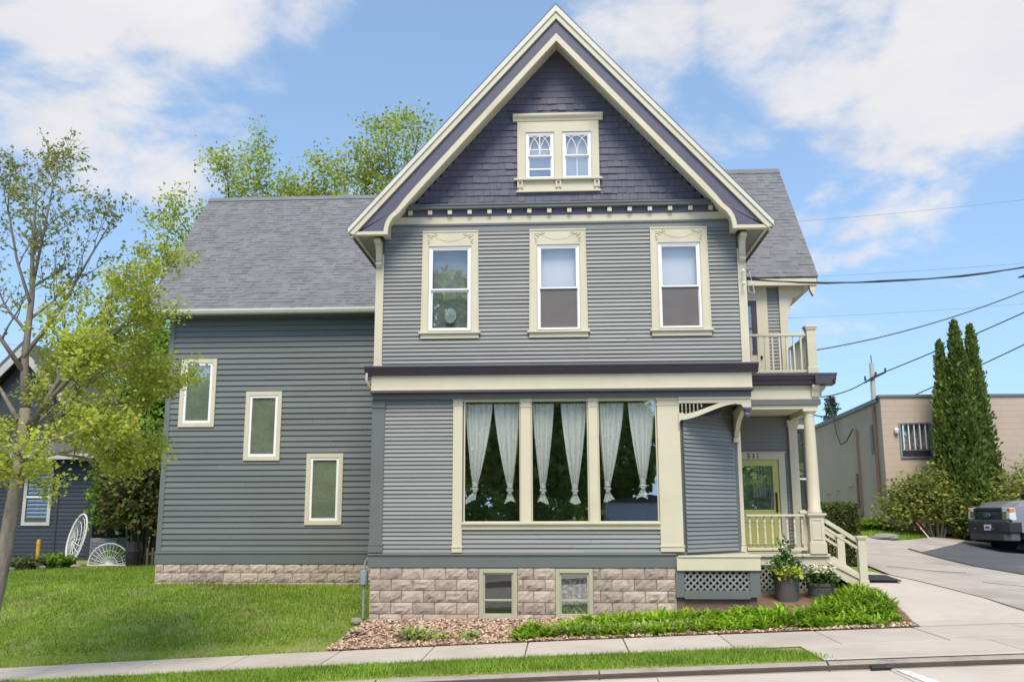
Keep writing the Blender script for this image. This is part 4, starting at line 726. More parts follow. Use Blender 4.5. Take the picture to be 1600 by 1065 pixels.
# ================================================================== THINGS
# ---- six knotted curtains
CUR = [(-1.81, -1.30, -1.63, 2.50, 'white sheer curtain with its knotted tail swung left, leftmost in the picture window', -.10), (-1.28, -.78, -.97, 2.48, 'white sheer curtain knotted beside the first mullion, right half of the left pane', .0),
       (-.54, -.13, -.35, 2.47, 'white sheer curtain hanging in the left half of the middle pane', .0), (.01, .49, .25, 2.46, 'white sheer curtain hanging in the right half of the middle pane', .0),
       (.71, 1.19, .86, 2.50, 'white sheer curtain beside the second mullion, left half of the right pane', .03), (1.27, 1.77, 1.52, 2.55, 'white sheer curtain nearest the corner post, rightmost in the picture window', -.03)]
for ci, (x0, x1, kx, kz, lab, sw) in enumerate(CUR):
    t = thing('curtain', ((x0+x1)/2, .13, 4.05), lab, 'curtain', 'white sheer curtains tied in knots'); ox = (x0+x1)/2; nu, nv = 70, 26; v = []; ph = ci*1.7
    for j in range(nv+1):
        s = j/nv; e = s**1.45; z = -(4.05-kz)*s; a = x0-ox+(kx-.05-x0)*e; b_ = x1-ox+(kx+.05-x1)*e
        if s > .98: a, b_ = kx-ox-.05, kx-ox+.05
        for i in range(nu+1):
            u = i/nu; am = .014+.012*s; v.append((a+(b_-a)*(u+.012*math.sin(19*u+ph)), am*(math.sin(2*math.pi*7*u+ph+1.2*math.sin(3*u+ph))+.5*math.sin(2*math.pi*11*u+2*ph)), z))
    f = [(j*(nu+1)+i, j*(nu+1)+i+1, (j+1)*(nu+1)+i+1, (j+1)*(nu+1)+i) for j in range(nv) for i in range(nu)]
    MB().add(v, f).build('curtain_panel', M['curtain'], t, smooth=True)
    k = MB()
    for dx, dz, r, sx, sz in ((0, .0, .058, 1.0, .75), (-.022, -.05, .05, 1, .7), (.025, -.06, .048, .9, .8), (.0, -.10, .05, .9, .7), (-.01, .045, .045, 1, .8)): k.ball((kx-ox+dx, 0, kz-4.05+dz), r, (sx, .7, sz), 10, 7)
    k.build('knot', M['offwhite'], t, smooth=True)
    v = []; nu2, nv2 = 24, 6
    for j in range(nv2+1):
        s = j/nv2
        for i in range(nu2+1):
            u = i/nu2; wd = .035+.075*s; v.append((kx-ox+sw*s+(u-.5)*2*wd, .02*math.sin(2*math.pi*3.5*u+ph), kz-4.05-.11-.17*s-.025*math.sin(5*u+ph)*s))
    MB().add(v, [(j*(nu2+1)+i, j*(nu2+1)+i+1, (j+1)*(nu2+1)+i+1, (j+1)*(nu2+1)+i) for j in range(nv2) for i in range(nu2)]).build('tail', M['curtain'], t, smooth=True)
def chair(x, rz, lab):
    t = thing('bentwood_chair', (x, .75, 1.2), lab, 'chair', 'dark chairs inside the picture window', rz)
    MB().lathe([(.0, .44), (.2, .44), (.21, .46), (.2, .475), (0, .475)], n=16).build('seat', M['black'], t)
    for a, b_ in ((-1, -1), (1, -1), (-1, 1), (1, 1)): MB().tube([(a*.15, b_*.15, .45), (a*.19, b_*.19, 0)], .016, 6).build('leg', M['black'], t)
    MB().tube([(-.19+.0, .19, .45), (-.2, .21, .8), (-.14, .22, 1.02), (0, .225, 1.09), (.14, .22, 1.02), (.2, .21, .8), (.19, .19, .45)], .02, 6).build('back_hoop', M['black'], t); MB().tube([(-.1, .2, .46), (-.11, .215, .8), (0, .22, .95), (.11, .215, .8), (.1, .2, .46)], .014, 6).build('inner_hoop', M['black'], t)
chair(-.22, R(170), 'dark bentwood chair behind the left curtain of the middle pane'); chair(.30, R(195), 'dark bentwood chair behind the right curtain of the middle pane')
# ---- planters
def planter(x, y, r, h, lab, seed, tall):
    z = float(gz(x, y)); t = thing('planter', (x, y, z+.02), lab, 'planter', 'grey pots of flowers by the steps'); rr = np.random.default_rng(seed)
    MB().lathe([(r*.74, 0), (r*.78, .01), (r*.97, h-.06), (r*1.03, h-.055), (r*1.06, h), (r*.97, h), (r*.93, h-.05), (.0, h-.06)], n=28).build('pot', M['pot'], t, smooth=False)
    MB().lathe([(0.0, h-.05), (r*.94, h-.045), (0, h-.03)], n=16).build('soil', M['potsoil'], t)
    n = 900 if tall else 520; c = rr.normal(size=(n, 3))*[r*.55, r*.5, .10 if tall else .075]+[0, 0, h+.11]; c[:, 2] = np.maximum(c[:, 2]-.35*np.maximum(np.hypot(c[:, 0], c[:, 1])-r*.8, 0), h-.12)
    link('foliage', leafmesh('foliage', c, .07 if tall else .085, M['potleaf'], .7, .8), t)
    pl = lambda c, s: leafmesh('flowers', c, s, M['petal' if tall else 'petalcream'], .95, 1.2)
    if tall:
        st = MB(); cc = []
        for k in range(7):
            a = rr.random()*6.28; tip = Vector((.10*math.cos(a), .08*math.sin(a)-.02, h+.42+rr.random()*.28)); p = [Vector((.03*math.cos(a), .03*math.sin(a), h)), Vector((.08*math.cos(a), .06*math.sin(a), h+.25)), tip]; st.tube(p, .006, 5)
            for q in range(34): s = rr.random(); pt = p[0].lerp(p[1], s) if q % 2 else p[1].lerp(p[2], s); cc.append((pt.x+rr.normal()*.04, pt.y+rr.normal()*.04, pt.z+rr.normal()*.03))
        st.build('stem', M['leafstem'], t); link('tall_foliage', leafmesh('tall_foliage', np.array(cc), .075, M['potleaf'], .6, .5), t)
        fl = np.array([(-.03, -.16, h+.50), (.03, -.14, h+.40), (.05, -.17, h+.27), (-.05, -.1, h+.62)]); fl = np.repeat(fl, 9, 0)+rr.normal(size=(36, 3))*.018
        c2 = rr.normal(size=(190, 3))*[r*.65, r*.45, .06]+[0, -.03, h+.14]; link('white_flowers', pl(np.r_[fl, c2], .042), t, kind='stuff')
        c3 = rr.normal(size=(230, 3))*[r*.42, .06, .05]+[.03, -r*.75, h+.02]; link('lime_foliage', leafmesh('lime_foliage', c3, .085, M['limeleaf'], .85, .7), t)
    else:
        c2 = rr.normal(size=(330, 3))*[r*.5, r*.45, .045]+[0, -.02, h+.24]; link('cream_flowers', pl(c2, .05), t, kind='stuff')
M['leafstem'] = mat('green_stem', (.06, .10, .02), .6)
pz = MB().box(3.7, 5.2, .25, 1.15, .1, .33); o = pz.build('planter_slab', mat('dark_slab', (.22, .19, .17), .9, .15, 3, .3), None, kind='structure')
def pset(o, z):
    o.location.z = z
planter(4.16, .55, .25, .56, 'tall dark grey pot of white flowers and trailing lime leaves', 3, True); planter(4.80, .62, .25, .38, 'shorter grey pot of cream flowers beside the column pedestal', 4, False)
for o in [o for o in bpy.data.objects if o.name.startswith('planter') and o.get('category')]: o.location.z = .331
t = link('doormat', MB().box(0, .62, 0, .9, 0, .02).mesh('doormat', M['black']), None, (5.92, 1.35, float(gz(6.2, 1.7))+.02), None, 'black rubber mat at the foot of the front steps', 'doormat'); t.rotation_euler = (R(3), R(1), 0)
# utility meter at the inner corner
t = thing('gas_meter', (-3.72, .25, float(gz(-3.72, .25))), 'small grey utility meter on a pipe at the left foundation corner', 'meter')
MB().lathe([(.05, .60), (.075, .62), (.08, .70), (.08, .80), (.07, .86), (.04, .88)], (.0, 0, 0), 12).build('meter_body', M['greymeter'], t); MB().tube([(0, 0, .0), (0, 0, .6)], .022, 8).build('pipe', M['greymeter'], t); MB().tube([(0, 0, .88), (.01, 0, 1.0), (.05, .0, 1.08), (.13, -.02, 1.12)], .02, 8).build('upper_pipe', M['greymeter'], t)
def rock_(x, y, r, lab, sc=(1, .8, .6)):
    rr = random.Random(int(x*100)); b = MB().ball((0, 0, 0), r, sc, 12, 8); b.v = [(a*(1+rr.uniform(-.12, .12)), c*(1+rr.uniform(-.12, .12)), d*(1+rr.uniform(-.1, .1))) for a, c, d in b.v]; link('stone', b.mesh('stone', M['rock']), None, gpt(x, y, r*.25), None, lab, 'stone')
rock_(-3.78, -.05, .11, 'round grey stone beside the meter at the foundation corner'); rock_(9.5, 11.0, .26, 'pale broken concrete lump at the grass edge of the driveway', (1.6, .8, .45))
t = link('landscape_fabric', MB().ball((0, 0, 0), .16, (1.3, .5, .16), 12, 6).mesh('landscape_fabric', M['trimblack']), None, gpt(-3.55, -.75, .02), None, 'scrap of black landscape fabric poking out of the mulch', 'fabric')
t = link('gutter_pipe', MB().tube([(0, 0, 0), (.20, .02, .008)], .034, 10).tube([(.20, .02, .008), (.27, .0, .01)], [.04, .024], 8).mesh('gutter_pipe', M['trimblack']), None, (3.98, -4.66, float(zs(4.1))-.095), None, 'short piece of dark pipe lying in the gutter by the curb', 'pipe')
# ---- planting bed of strap leaved lilies, hostas
def bed(poly, n, h, wd, m, seg=3, lean=.7): x, y = scatter(poly, n); return blades('lily_leaves', np.stack([x, y, gz(x, y)], 1), h, wd, m, lean, seg)
A = [(-1.05,-1.36),(-.6,-.85),(.3,-.35),(1.6,-.22),(3.3,-.35),(3.8,-.35),(4.5,-.25),(4.75,.15),(5.1,.45),(5.3,.85),(5.58,.95),(5.72,.1),(5.58,-1.38),(4,-1.46),(1.5,-1.5)]
def clumps(poly, n, per, sp): x, y = scatter(poly, n); x = np.repeat(x, per)+rng.normal(size=len(x)*per)*sp; y = np.repeat(y, per)+rng.normal(size=len(y)*per)*sp; return x, np.maximum(y, -1.5)
x, y = clumps(A, 640, 24, .06); zz = gz(x, y); link('lily_bed', blades('lily_bed', np.stack([x, y, zz], 1), .20, .055, M['lily'], 1.0, 4), kind='stuff', label='bright green strap leaved lilies massed along the sidewalk below the porch', cat='ground cover')
x, y = clumps([(-.9,-1.3),(.0,-.95),(2.5,-1.0),(2.6,-1.32),(.5,-1.4)], 60, 22, .05); zz = gz(x, y); link('variegated_border', blades('variegated_border', np.stack([x, y, zz], 1), .19, .04, M['hosta'], .9, 4), kind='stuff', label='pale variegated leaves edging the front of the lily bed', cat='ground cover')
def hosta(x, y, r, lab, n=120, m='hosta', grp='small hosta clumps in the mulch', name='hosta'):
    a = np.abs(rng.normal(size=(n, 2)))*0+rng.normal(size=(n, 2))*r*.35; base = np.c_[a, np.zeros(n)]; link(name, blades(name, base, r*.75, r*.22, M[m], 1.1, 4), None, gpt(x, y, .0), None, lab, 'plant', grp)
hosta(-2.55, -1.05, .30, 'larger low hosta clump at the left end of the mulch bed'); hosta(-2.1, -1.15, .2, 'small hosta tucked against the right of the larger clump', 70); hosta(-1.62, -1.15, .22, 'lone pale hosta between the clump and the lily bed', 80)

# ---- trees
def grow(trunk, pts, r0, r1, rr, depth, sites, ln, spread=.7, upw=.35, kids=5, seg=5):
    """tube along pts, then side shoots; twig tips and twig lengths collect leaf sites"""
    P_ = [Vector(p) for p in pts]; n = len(P_); trunk.tube(P_, [r0+(r1-r0)*(i/(n-1))**.75 for i in range(n)], 8 if r0 > .06 else 5 if r0 > .015 else 3, cap=depth > 0)
    if depth == 0 or r0 < .02:
        for a, b in zip(P_, P_[1:]): sites += [a.lerp(b, t) for t in (.3, .65, 1.)]
    if depth == 0: return
    for k in range(kids):
        t = .25+.75*(k+rr.random())/kids; f = t*(n-1); i = min(int(f), n-2); p = P_[i].lerp(P_[i+1], f-i); d = (P_[i+1]-P_[i]).normalized()
        o = Vector((rr.gauss(0, 1), rr.gauss(0, 1), rr.gauss(0, .6))); o = (o-d*o.dot(d)).normalized(); dr = (d*(1-spread)+o*spread+Vector((0, 0, upw))).normalized(); l = ln*(.7+.6*rr.random())*(1.15-.5*t); q = [p]
        for s in range(seg): dr = (dr+Vector((rr.gauss(0, .14), rr.gauss(0, .14), rr.gauss(.04, .12)))).normalized(); q.append(q[-1]+dr*l/seg)
        rk = max((r0+(r1-r0)*t)*.55, .004); grow(trunk, q, rk, max(rk*.3, .003), rr, depth-1, sites, ln*.52, spread, upw, max(3, kids-1), max(3, seg-1))
def leafclouds(sites, per, sp, rr): s = np.array([p[:] for p in sites]); s = np.repeat(s, per, 0); return s+rng.normal(size=s.shape)*sp
# the young maple at the left: every big limb placed as it leans
rr = random.Random(11); base = Vector((-8.62, -3.72, float(gz(-8.62, -3.72)))); tr = thing('maple_tree', base, 'young maple leaning right with sparse yellow green leaves, trunk at the left edge', 'tree'); tb = MB(); s1 = []; s2 = []
def lim(pts, r0, r1, ln, sites, kids=6, depth=2, sp=.65): grow(tb, [Vector(p)-base for p in pts], r0, r1, rr, depth, sites, ln, sp, .25, kids)
tb.tube([Vector(p)-base for p in [(-8.62,-3.72,-.62),(-8.55,-3.72,-.2),(-8.42,-3.7,.7),(-8.33,-3.7,1.4),(-8.27,-3.7,2.2),(-8.21,-3.7,3.0),(-8.22,-3.7,3.6)]], [.175,.135,.115,.108,.10,.09,.078], 12)
lim([(-8.22,-3.7,3.55),(-8.33,-3.65,4.38),(-8.34,-3.6,5.4),(-8.35,-3.7,6.2),(-8.33,-3.75,6.9),(-8.36,-3.7,7.5)], .078, .005, 1.05, s2, 12)
lim([(-8.25,-3.7,2.45),(-7.81,-3.8,3.08),(-7.32,-4.0,3.75),(-6.8,-4.2,4.05),(-6.3,-4.3,4.2)], .075, .015, .85, s1, 10)
lim([(-8.2,-3.7,3.1),(-7.89,-3.5,3.97),(-7.70,-3.4,4.37),(-7.43,-3.3,5.07),(-7.0,-3.3,5.8)], .055, .012, .95, s1, 8)
lim([(-8.18,-3.7,3.3),(-7.63,-3.9,3.82),(-7.01,-4.1,4.36),(-6.6,-4.1,4.8),(-6.1,-4.2,5.15)], .05, .012, .9, s1, 9)
lim([(-8.3,-3.7,2.9),(-7.7,-4.3,3.0),(-7.0,-4.6,3.1),(-6.5,-4.7,3.3)], .04, .012, .75, s1, 8)
lim([(-8.33,-3.7,4.2),(-8.62,-3.9,4.7),(-9.1,-4.1,5.1),(-9.6,-4.2,5.9)], .045, .012, 1.1, s2, 6); lim([(-8.3,-3.7,3.4),(-8.8,-3.4,3.9),(-9.4,-3.2,4.5),(-10,-3.1,5.0)], .045, .012, 1., s1, 6)
lim([(-8.33,-3.7,4.4),(-8.05,-3.3,5.2),(-7.75,-3.1,6.1),(-7.4,-3.0,6.9)], .04, .01, 1., s2, 7); lim([(-8.34,-3.65,5.3),(-8.7,-3.5,6.0),(-9.,-3.4,6.9),(-9.1,-3.3,7.7)], .03, .01, .9, s2, 6); lim([(-8.34,-3.6,5.6),(-8.1,-3.8,6.6),(-7.95,-3.9,7.5)], .028, .008, .8, s2, 5)
lim([(-8.2,-3.7,3.2),(-8.1,-2.9,3.8),(-7.9,-2.2,4.3),(-7.7,-1.6,4.6)], .035, .01, .9, s1, 8); lim([(-8.2,-3.7,2.8),(-7.9,-2.9,3.0),(-7.6,-2.1,3.2),(-7.3,-1.5,3.2)], .035, .01, .8, s1, 8); lim([(-7.9,-3.8,2.95),(-7.3,-3.6,2.85),(-6.8,-3.5,2.75),(-6.5,-3.4,2.6)], .03, .01, .7, s1, 8); lim([(-7.6,-3.9,3.4),(-7.0,-3.4,3.7),(-6.5,-3.1,3.75),(-6.2,-2.9,3.9)], .035, .01, .8, s1, 8); lim([(-7.,-4.1,4.36),(-6.5,-3.7,5.1),(-6.1,-3.6,5.9)], .025, .008, .7, s1, 6)
lim([(-8.26,-3.7,2.3),(-8.6,-4.0,2.75),(-8.9,-4.2,3.0)], .035, .01, .7, s1, 6); lim([(-8.24,-3.7,2.6),(-7.9,-4.4,2.5),(-7.5,-4.9,2.45)], .03, .01, .6, s1, 6)
tb.build('trunk', M['trunk'], tr, smooth=True)
def near_ok(pts): return [p for p in pts if (p+base).z > 1.9]
s1 = near_ok(s1); s2 = near_ok(s2); print('maple sites', len(s1), len(s2))
c = leafclouds(random.Random(1).sample(s1, min(len(s1), 4000)), 6, .065, rr); link('lower_crown', leafmesh('lower_crown', c, .060, M['leafmaple'], .75, .6), tr)
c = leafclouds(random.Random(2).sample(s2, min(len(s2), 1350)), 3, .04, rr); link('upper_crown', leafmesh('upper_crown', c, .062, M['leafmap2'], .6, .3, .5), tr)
def tree(name, x, y, h, lab, grp, seed, blobs, leaf, m, bark='trunkdark', r0=.3, per=5, sp=.22, size=.2, maxs=2600, cat='tree', fork=.35, kids=6):
    """blobs: centres (relative, fraction of h) the limbs reach for"""
    rr = random.Random(seed); z = float(gz(x, y)); t = thing(name, (x, y, z), lab, cat, grp); b = MB(); sites = []; top = Vector((0, 0, h*fork)); b.tube([(0, 0, -.2), (.02*h*rr.uniform(-.5, .5), 0, h*fork*.5), top], [r0, r0*.8, r0*.7], 10)
    for bx, by, bz, br in blobs:
        e = Vector((bx, by, bz)); mid = top.lerp(e, .5)+Vector((rr.uniform(-.5, .5), rr.uniform(-.5, .5), .06*h)); grow(b, [top, top.lerp(mid, .5), mid, mid.lerp(e, .5)+Vector((rr.uniform(-.3, .3), 0, 0)), e], r0*.42, .025, rr, 2, sites, br, .7, .22, kids)
    b.build('trunk', M[bark], t, smooth=True)
    sites = random.Random(seed).sample(sites, min(len(sites), maxs)); c = leafclouds(sites, per, sp, rr); link('crown', leafmesh('crown', c, size, M[m], .65, .5), t); return t
G = 'spring trees behind the left wing'
tree('spring_tree', -15.3, 24, 20, 'broad yellow green tree rising above the left end of the wing roof', G, 21, [(-.6,0,17.6,3.0),(-2.6,0,14.6,2.8),(1.4,0,16.6,2.8),(-3.6,1,12,2.6),(2.4,0,14,2.5),(0,0,13,2.6),(3.2,0,15.2,2.2)], 0, 'leafbg', r0=.32, maxs=6500, per=6, sp=.3, size=.17)
tree('spring_tree', -10.2, 25, 20, 'rounded spring tree in the middle above the wing ridge', G, 22, [(-1.2,0,16.6,2.6),(.8,0,17.4,2.6),(2.2,0,16.2,2.4),(-2.6,0,14.6,2.4),(0,0,14.2,2.4),(2.6,0,14.2,2.2)], 0, 'leafbg', r0=.28, maxs=6500, per=6, sp=.3, size=.17)
tree('spring_tree', -7.6, 25.5, 22, 'tallest spring tree with open twiggy top beside the front gable', G, 23, [(-.9,0,19.8,2.6),(.8,0,19.2,2.4),(-1.8,0,17,2.4),(1.0,0,17,2.4),(0,0,15.5,2.4),(2.0,0,15.2,2.)], 0, 'leafbg', r0=.3, maxs=5000, per=5, sp=.28, size=.17)
tree('spring_tree', -12.7, 26, 18.5, 'lower spring tree filling the dip between its taller neighbours', G, 26, [(-1.4,0,15.6,2.4),(.6,0,16.4,2.4),(1.8,0,15.2,2.2),(-2.4,0,13.8,2.2),(0,0,13.6,2.4)], 0, 'leafbg', r0=.26, maxs=4500, per=6, sp=.3, size=.17)
tree('green_maple', -14.9, 17, 9.0, 'dense bright green maple between the neighbouring house and the wing', None, 24, [(-1.6,0,7.2,2.),(0,0,8.2,2.),(1.6,0,7.2,2.),(-2.4,0,5.2,1.8),(0,-1,5.5,1.9),(2.2,0,5.2,1.8),(.5,-1,3.8,1.6),(-1.5,-.8,3.6,1.6),(2,-.6,3.6,1.5)], 0, 'leafgreen', r0=.22, maxs=9000, per=6, sp=.28, size=.19, fork=.2, kids=7)
def shrub(name, x, y, rx, ry, h, lab, m, n, size, seed, grp=None, cat='bush', z0=.1, stems=16, bark='trunkdark', shell=.55, lump=.22):
    """lumpy mass of leaves on many stems"""
    r = np.random.default_rng(seed); z = float(gz(x, y)); t = thing(name, (x, y, z), lab, cat, grp); b = MB()
    for k in range(stems):
        a = r.random()*6.28; d = r.random()**.5*.8; tip = Vector((math.cos(a)*rx*d, math.sin(a)*ry*d, h*(.5+.42*r.random()*(1-d*d*.5)))); b.tube([(math.cos(a)*.12*rx, math.sin(a)*.12*ry, 0), tip*.55+Vector((0, 0, .08*h)), tip], [.022*h**.5, .015*h**.5, .006], 5)
    b.build('stems', M[bark], t)
    d = nrm(r.normal(size=(n, 3))); d[:, 2] = np.abs(d[:, 2])*1.0-.28*(r.random(n) < .4); k1 = r.normal(size=(5, 3))*3.2; ph = r.random(5)*6.28
    lumps = sum(np.sin(d@k1[i]+ph[i]) for i in range(5))/5; rad = (shell+(1-shell)*r.random(n)**.6)*(1+lump*lumps*1.4)+r.normal(size=n)*.05
    c = np.stack([d[:, 0]*rx*rad, d[:, 1]*ry*rad, z0+(h-z0)*np.clip(.30+.70*d[:, 2]*rad, .02, 1.2)], 1); q = r.normal(size=(n//9, 3))*.10*h**.3; c = c+np.repeat(q, 9, 0)[:1].sum()*0; i = r.integers(0, len(q), n); link('leaves', leafmesh('leaves', c+q[i]*.6, size, M[m], .65, .6), t); return t
shrub('bronze_shrub', -12.3, 9.8, 1.5, 1.2, 3.9, 'dark bronze green shrub filling the gap left of the wing', 'leafshrub', 9000, .15, 31, z0=.5, shell=.4)
shrub('lilac_bush', -13.9, 12.6, 1.5, 1.1, 4.6, 'tall light green bush between the navy house and the bronze shrub', 'leafgreen', 8000, .16, 34, z0=.5, shell=.4)
shrub('hedge_bush', -15.4, 15.5, 2.6, 1.2, 2.4, 'low dark green bush at the back of the left garden', 'leafgreen', 5000, .16, 32)
M['oldtrim'] = mat('weathered_trim', (.42,.42,.41), .7, .1, 4)
# ---- neighbour's navy house
nb = thing('neighbor_house', (-17.6, 12.5, float(gz(-17.6, 11))-.1), 'dark navy clapboard house with grey roof and white gable trim at the left edge', 'house')
MB().box(-6, 2.35, 0, 4.2, 0, 3.45).build('wall', M['navy'], nb); b = MB(); b.prism([(-3.6, 3.9), (0.05, 6.85), (3.6, 3.9)], 'y', .02, .25); b = MB().prism([(-2.4, 3.9), (-.15, 6.9), (2.1, 3.9)], 'y', -.3, .0); b.build('gable_wall', M['navy'], nb)
for k in range(28): MB().prism([(-.001, .3+k*.127), (-.03, .3+k*.127), (-.006, .3+(k+1)*.127)], 'x', -6, 2.35).build('clapboard', M['navy'], nb)
MB().prism([(-.15, 7.25), (3.3, 3.55), (3.3, 3.4), (-.15, 7.08), (-3.6, 3.4), (-3.6, 3.55)], 'y', -.7, 4).build('gable_roof', M['navyroof'], nb)
for s in (-1, 1): MB().prism([(-.15, 7.07), (-.15+s*3.42, 3.42), (-.15+s*3.42, 3.12), (-.15, 6.75)], 'y', -.72, -.66).build('rake_board', M['oldtrim'], nb)
mr = MB().add([(-6, -.6, 3.55), (2.55, -.6, 3.55), (2.55, 4.6, 3.55), (-6, 4.6, 3.55), (-6, 2, 6.7), (.2, 2, 6.7)], [(0, 1, 5, 4), (1, 2, 5), (2, 3, 4, 5), (0, 4, 3), (0, 3, 2, 1)]).build('main_roof', M['navyroof'], nb); MB().box(-6, 2.6, -.66, -.58, 3.36, 3.54).build('fascia', M['oldtrim'], nb)
MB().box(1.1, 1.16, -.05, -.01, .1, 3.7).build('conduit', M['navy'], nb); MB().box(2.22, 2.37, -.04, .1, .1, 3.7).build('corner_board', M['navy'], nb)
for x0 in (-.02, -3.4):
    wn = ring(MB(), x0, x0+.95, 1.25, 3.15, .11, -.06, .05).build('window', M['oldtrim'], nb); MB().box(x0+.11, x0+.84, -.05, .03, 2.14, 2.2).build('meeting_rail', M['offwhite'], wn); MB().box(x0+.11, x0+.84, -.02, -.01, 1.36, 3.04).build('pane', M['glass'], wn); MB().box(x0+.11, x0+.84, -.008, -.004, 1.36, 3.04).build('shade', M['dark'], wn)
# garden pieces in front of it
def wicker(x, y, lab):
    t = thing('wicker_chair', (x, y, float(gz(x, y))), lab, 'chair', None, R(-25)); rim = MB(); R_ = .68
    f = lambda a, r, d: Vector((.35*math.sin(R(20))+r*math.cos(a)*.50+d*.75, -.2*0+r*math.sin(a)*.25-d*.3, .78+r*math.sin(a)*1.0+d*.12))
    rim.tube([f(2*math.pi*k/28, R_, 0) for k in range(29)], .028, 6); rim.build('rim', M['wicker'], t); sk = MB()
    for k in range(20): a = 2*math.pi*k/20; sk.tube([f(a, R_*math.cos(s), -R_*.8*math.sin(s)) for s in np.linspace(0, 1.5, 6)], .012, 4)
    for s in (.35, .7, 1.05, 1.3): sk.tube([f(2*math.pi*k/20, R_*math.cos(s), -R_*.8*math.sin(s)) for k in range(21)], .012, 4)
    sk.build('woven_bowl', M['wicker'], t); 
    for dx, dy in ((.12, -.1), (-.1, -.1), (-.5, .25), (-.3, .35)): MB().tube([(dx*.6, dy*.6, .35), (dx, dy, 0)], .024, 6).build('leg', M['wicker'], t)
wicker(-14.3, 9.6, 'round white wicker bowl chair standing by the navy house')
t = thing('wire_trellis', (-13.0, 9.2, float(gz(-13., 9.2))), 'white half round wire trellis leaning at the edge of the lawn', 'trellis'); b = MB(); rr_2 = .62
b.tube([(rr_2*math.cos(a), 0, rr_2*math.sin(a)) for a in np.linspace(0, math.pi, 18)], .02, 6); b.tube([(-rr_2, 0, .01), (rr_2, 0, .01)], .02, 6); b.build('hoop', M['wicker'], t); b = MB()
for a in np.linspace(.15, math.pi-.15, 15): b.tube([(0, 0, .02), (rr_2*math.cos(a), .0, rr_2*math.sin(a))], .008, 4)
for q in (.25, .42): b.tube([(q*math.cos(a), .01, q*math.sin(a)) for a in np.linspace(0, math.pi, 14)], .008, 4)
b.build('spokes', M['wicker'], t); shrub('trellis_vine', -12.85, 9.35, .4, .15, .55, 'small leafy vine growing on the white wire trellis', 'leafgreen', 260, .09, 33, cat='plant', stems=4)
t = thing('marker_post', (-15.35, 9.6, float(gz(-15.35, 9.6))), 'short yellow post standing by the navy house', 'post'); MB().lathe([(.055, 0), (.055, .72), (.05, .75), (0, .76)], n=12).build('pipe', M['yellow'], t); MB().lathe([(.06, .60), (.064, .61), (.064, .66), (.06, .67)], n=12).build('collar', M['yellow'], t)
t = thing('air_conditioner', (-13.75, 10.6, float(gz(-13.75, 10.6))), 'grey air conditioner box against the navy house', 'air conditioner'); MB().box(-.42, .42, -.3, .3, 0, .72).build('casing', mat('ac_grey', (.22, .23, .23), .6), t, .02); MB().lathe([(.24, .722), (.28, .74), (.05, .75)], n=16).build('fan_guard', M['black'], t)
for k in range(7): MB().box(-.36, .36, -.312, -.30, .1+k*.08, .13+k*.08).build('grille_slat', M['steel'], t)
t = thing('rain_barrel', (-12.2, 9.0, float(gz(-12.2, 9.))), 'dark barrel standing under the bronze shrub', 'barrel'); MB().lathe([(.19, 0), (.22, .2), (.23, .45), (.2, .68), (.0, .69)], n=16).build('body', M['black'], t); MB().lathe([(.235, .40), (.24, .42), (.235, .44)], n=16).build('band', M['trimblack'], t)
t = thing('picket_fence', (-11.3, 8.9, float(gz(-11.3, 8.9))), 'low stretch of weathered pickets beside the wing corner', 'fence'); MB().box(-.5, .7, 0, .03, .3, .36).build('rail', M['trunkdark'], t)
for k in range(8): MB().box(-.48+k*.15, -.42+k*.15, -.02, 0, 0, .5).build('picket', M['trunkdark'], t)
hosta(-15.1, 8.6, .5, 'broad hosta clump at the left corner of the navy house', 260, 'leafgrey', 'plants beside the navy house'); hosta(-14.55, 9.2, .55, 'taller green clump between the hosta and the wicker chair', 260, 'leafgreen', 'plants beside the navy house', 'green_plant')
for k, (x, y) in enumerate([(-15.3, 8.2), (-14.6, 8.5), (-13.7, 8.7)]): rock_(x, y, .11, ['flat edging stone left of the hosta', 'edging stone between hosta and wicker chair', 'edging stone in front of the wicker chair'][k], (1.5, .7, .5))
# ================================================================== RIGHT SIDE
cb = thing('commercial_building', (10.85, 14.5, 0), 'flat roofed building of tan painted blocks behind the driveway', 'building')
H = 5.72; b = MB(); b.box(0, 26, 0, .2, .8, H+.16); b.box(0, .2, .2, 14, .8, H-.15); b.box(25.8, 26, .2, 14, .8, H); b.box(0, 26, 13.8, 14, .8, H-.2)
b2 = wall('wall', 0, 26, .8, H+.12, 0, .2, [(.56, 1.56, 3.80, 4.95)], M['blockwall'], cb); b2.location = (0, 0, 0)
MB().prism([(.2, .8), (9, .8), (9, H-.24), (.2, H-.02)], 'x', 0, .2).build('side_wall', M['blockwall'], cb); MB().box(.2, 26, .2, 9, H-.6, H-.5).build('roof', M['asphalt'], cb)
MB().box(-.06, 26, -.05, .26, H+.12, H+.2).build('parapet_cap', M['parapet'], cb); MB().prism([(.26, H-.02), (9, H-.24), (9, H-.10), (.26, H+.12)], 'x', -.07, .24).build('side_parapet_cap', M['parapet'], cb)
wn = ring(MB(), .54, 1.58, 3.78, 4.97, .05, -.05, .1).build('window', M['steel'], cb); MB().box(.59, 1.53, .06, .065, 4.1, 4.92).build('pane', M['glass'], wn); MB().box(.59, 1.53, .15, .16, 3.83, 4.92).build('curtain_backing', mat('grey_drape', (.30, .32, .33), .9, .15, 8), wn)
MB().box(.59, 1.53, -.03, .05, 3.83, 4.03).build('lower_panel', M['trimblack'], wn); MB().box(.59, 1.53, -.04, .05, 4.03, 4.08).build('transom', M['steel'], wn)
for k in range(5): MB().box(.66+k*.185, .692+k*.185, -.02, .03, 4.08, 4.92).build('window_bar', M['white'], wn)
bb = MB()
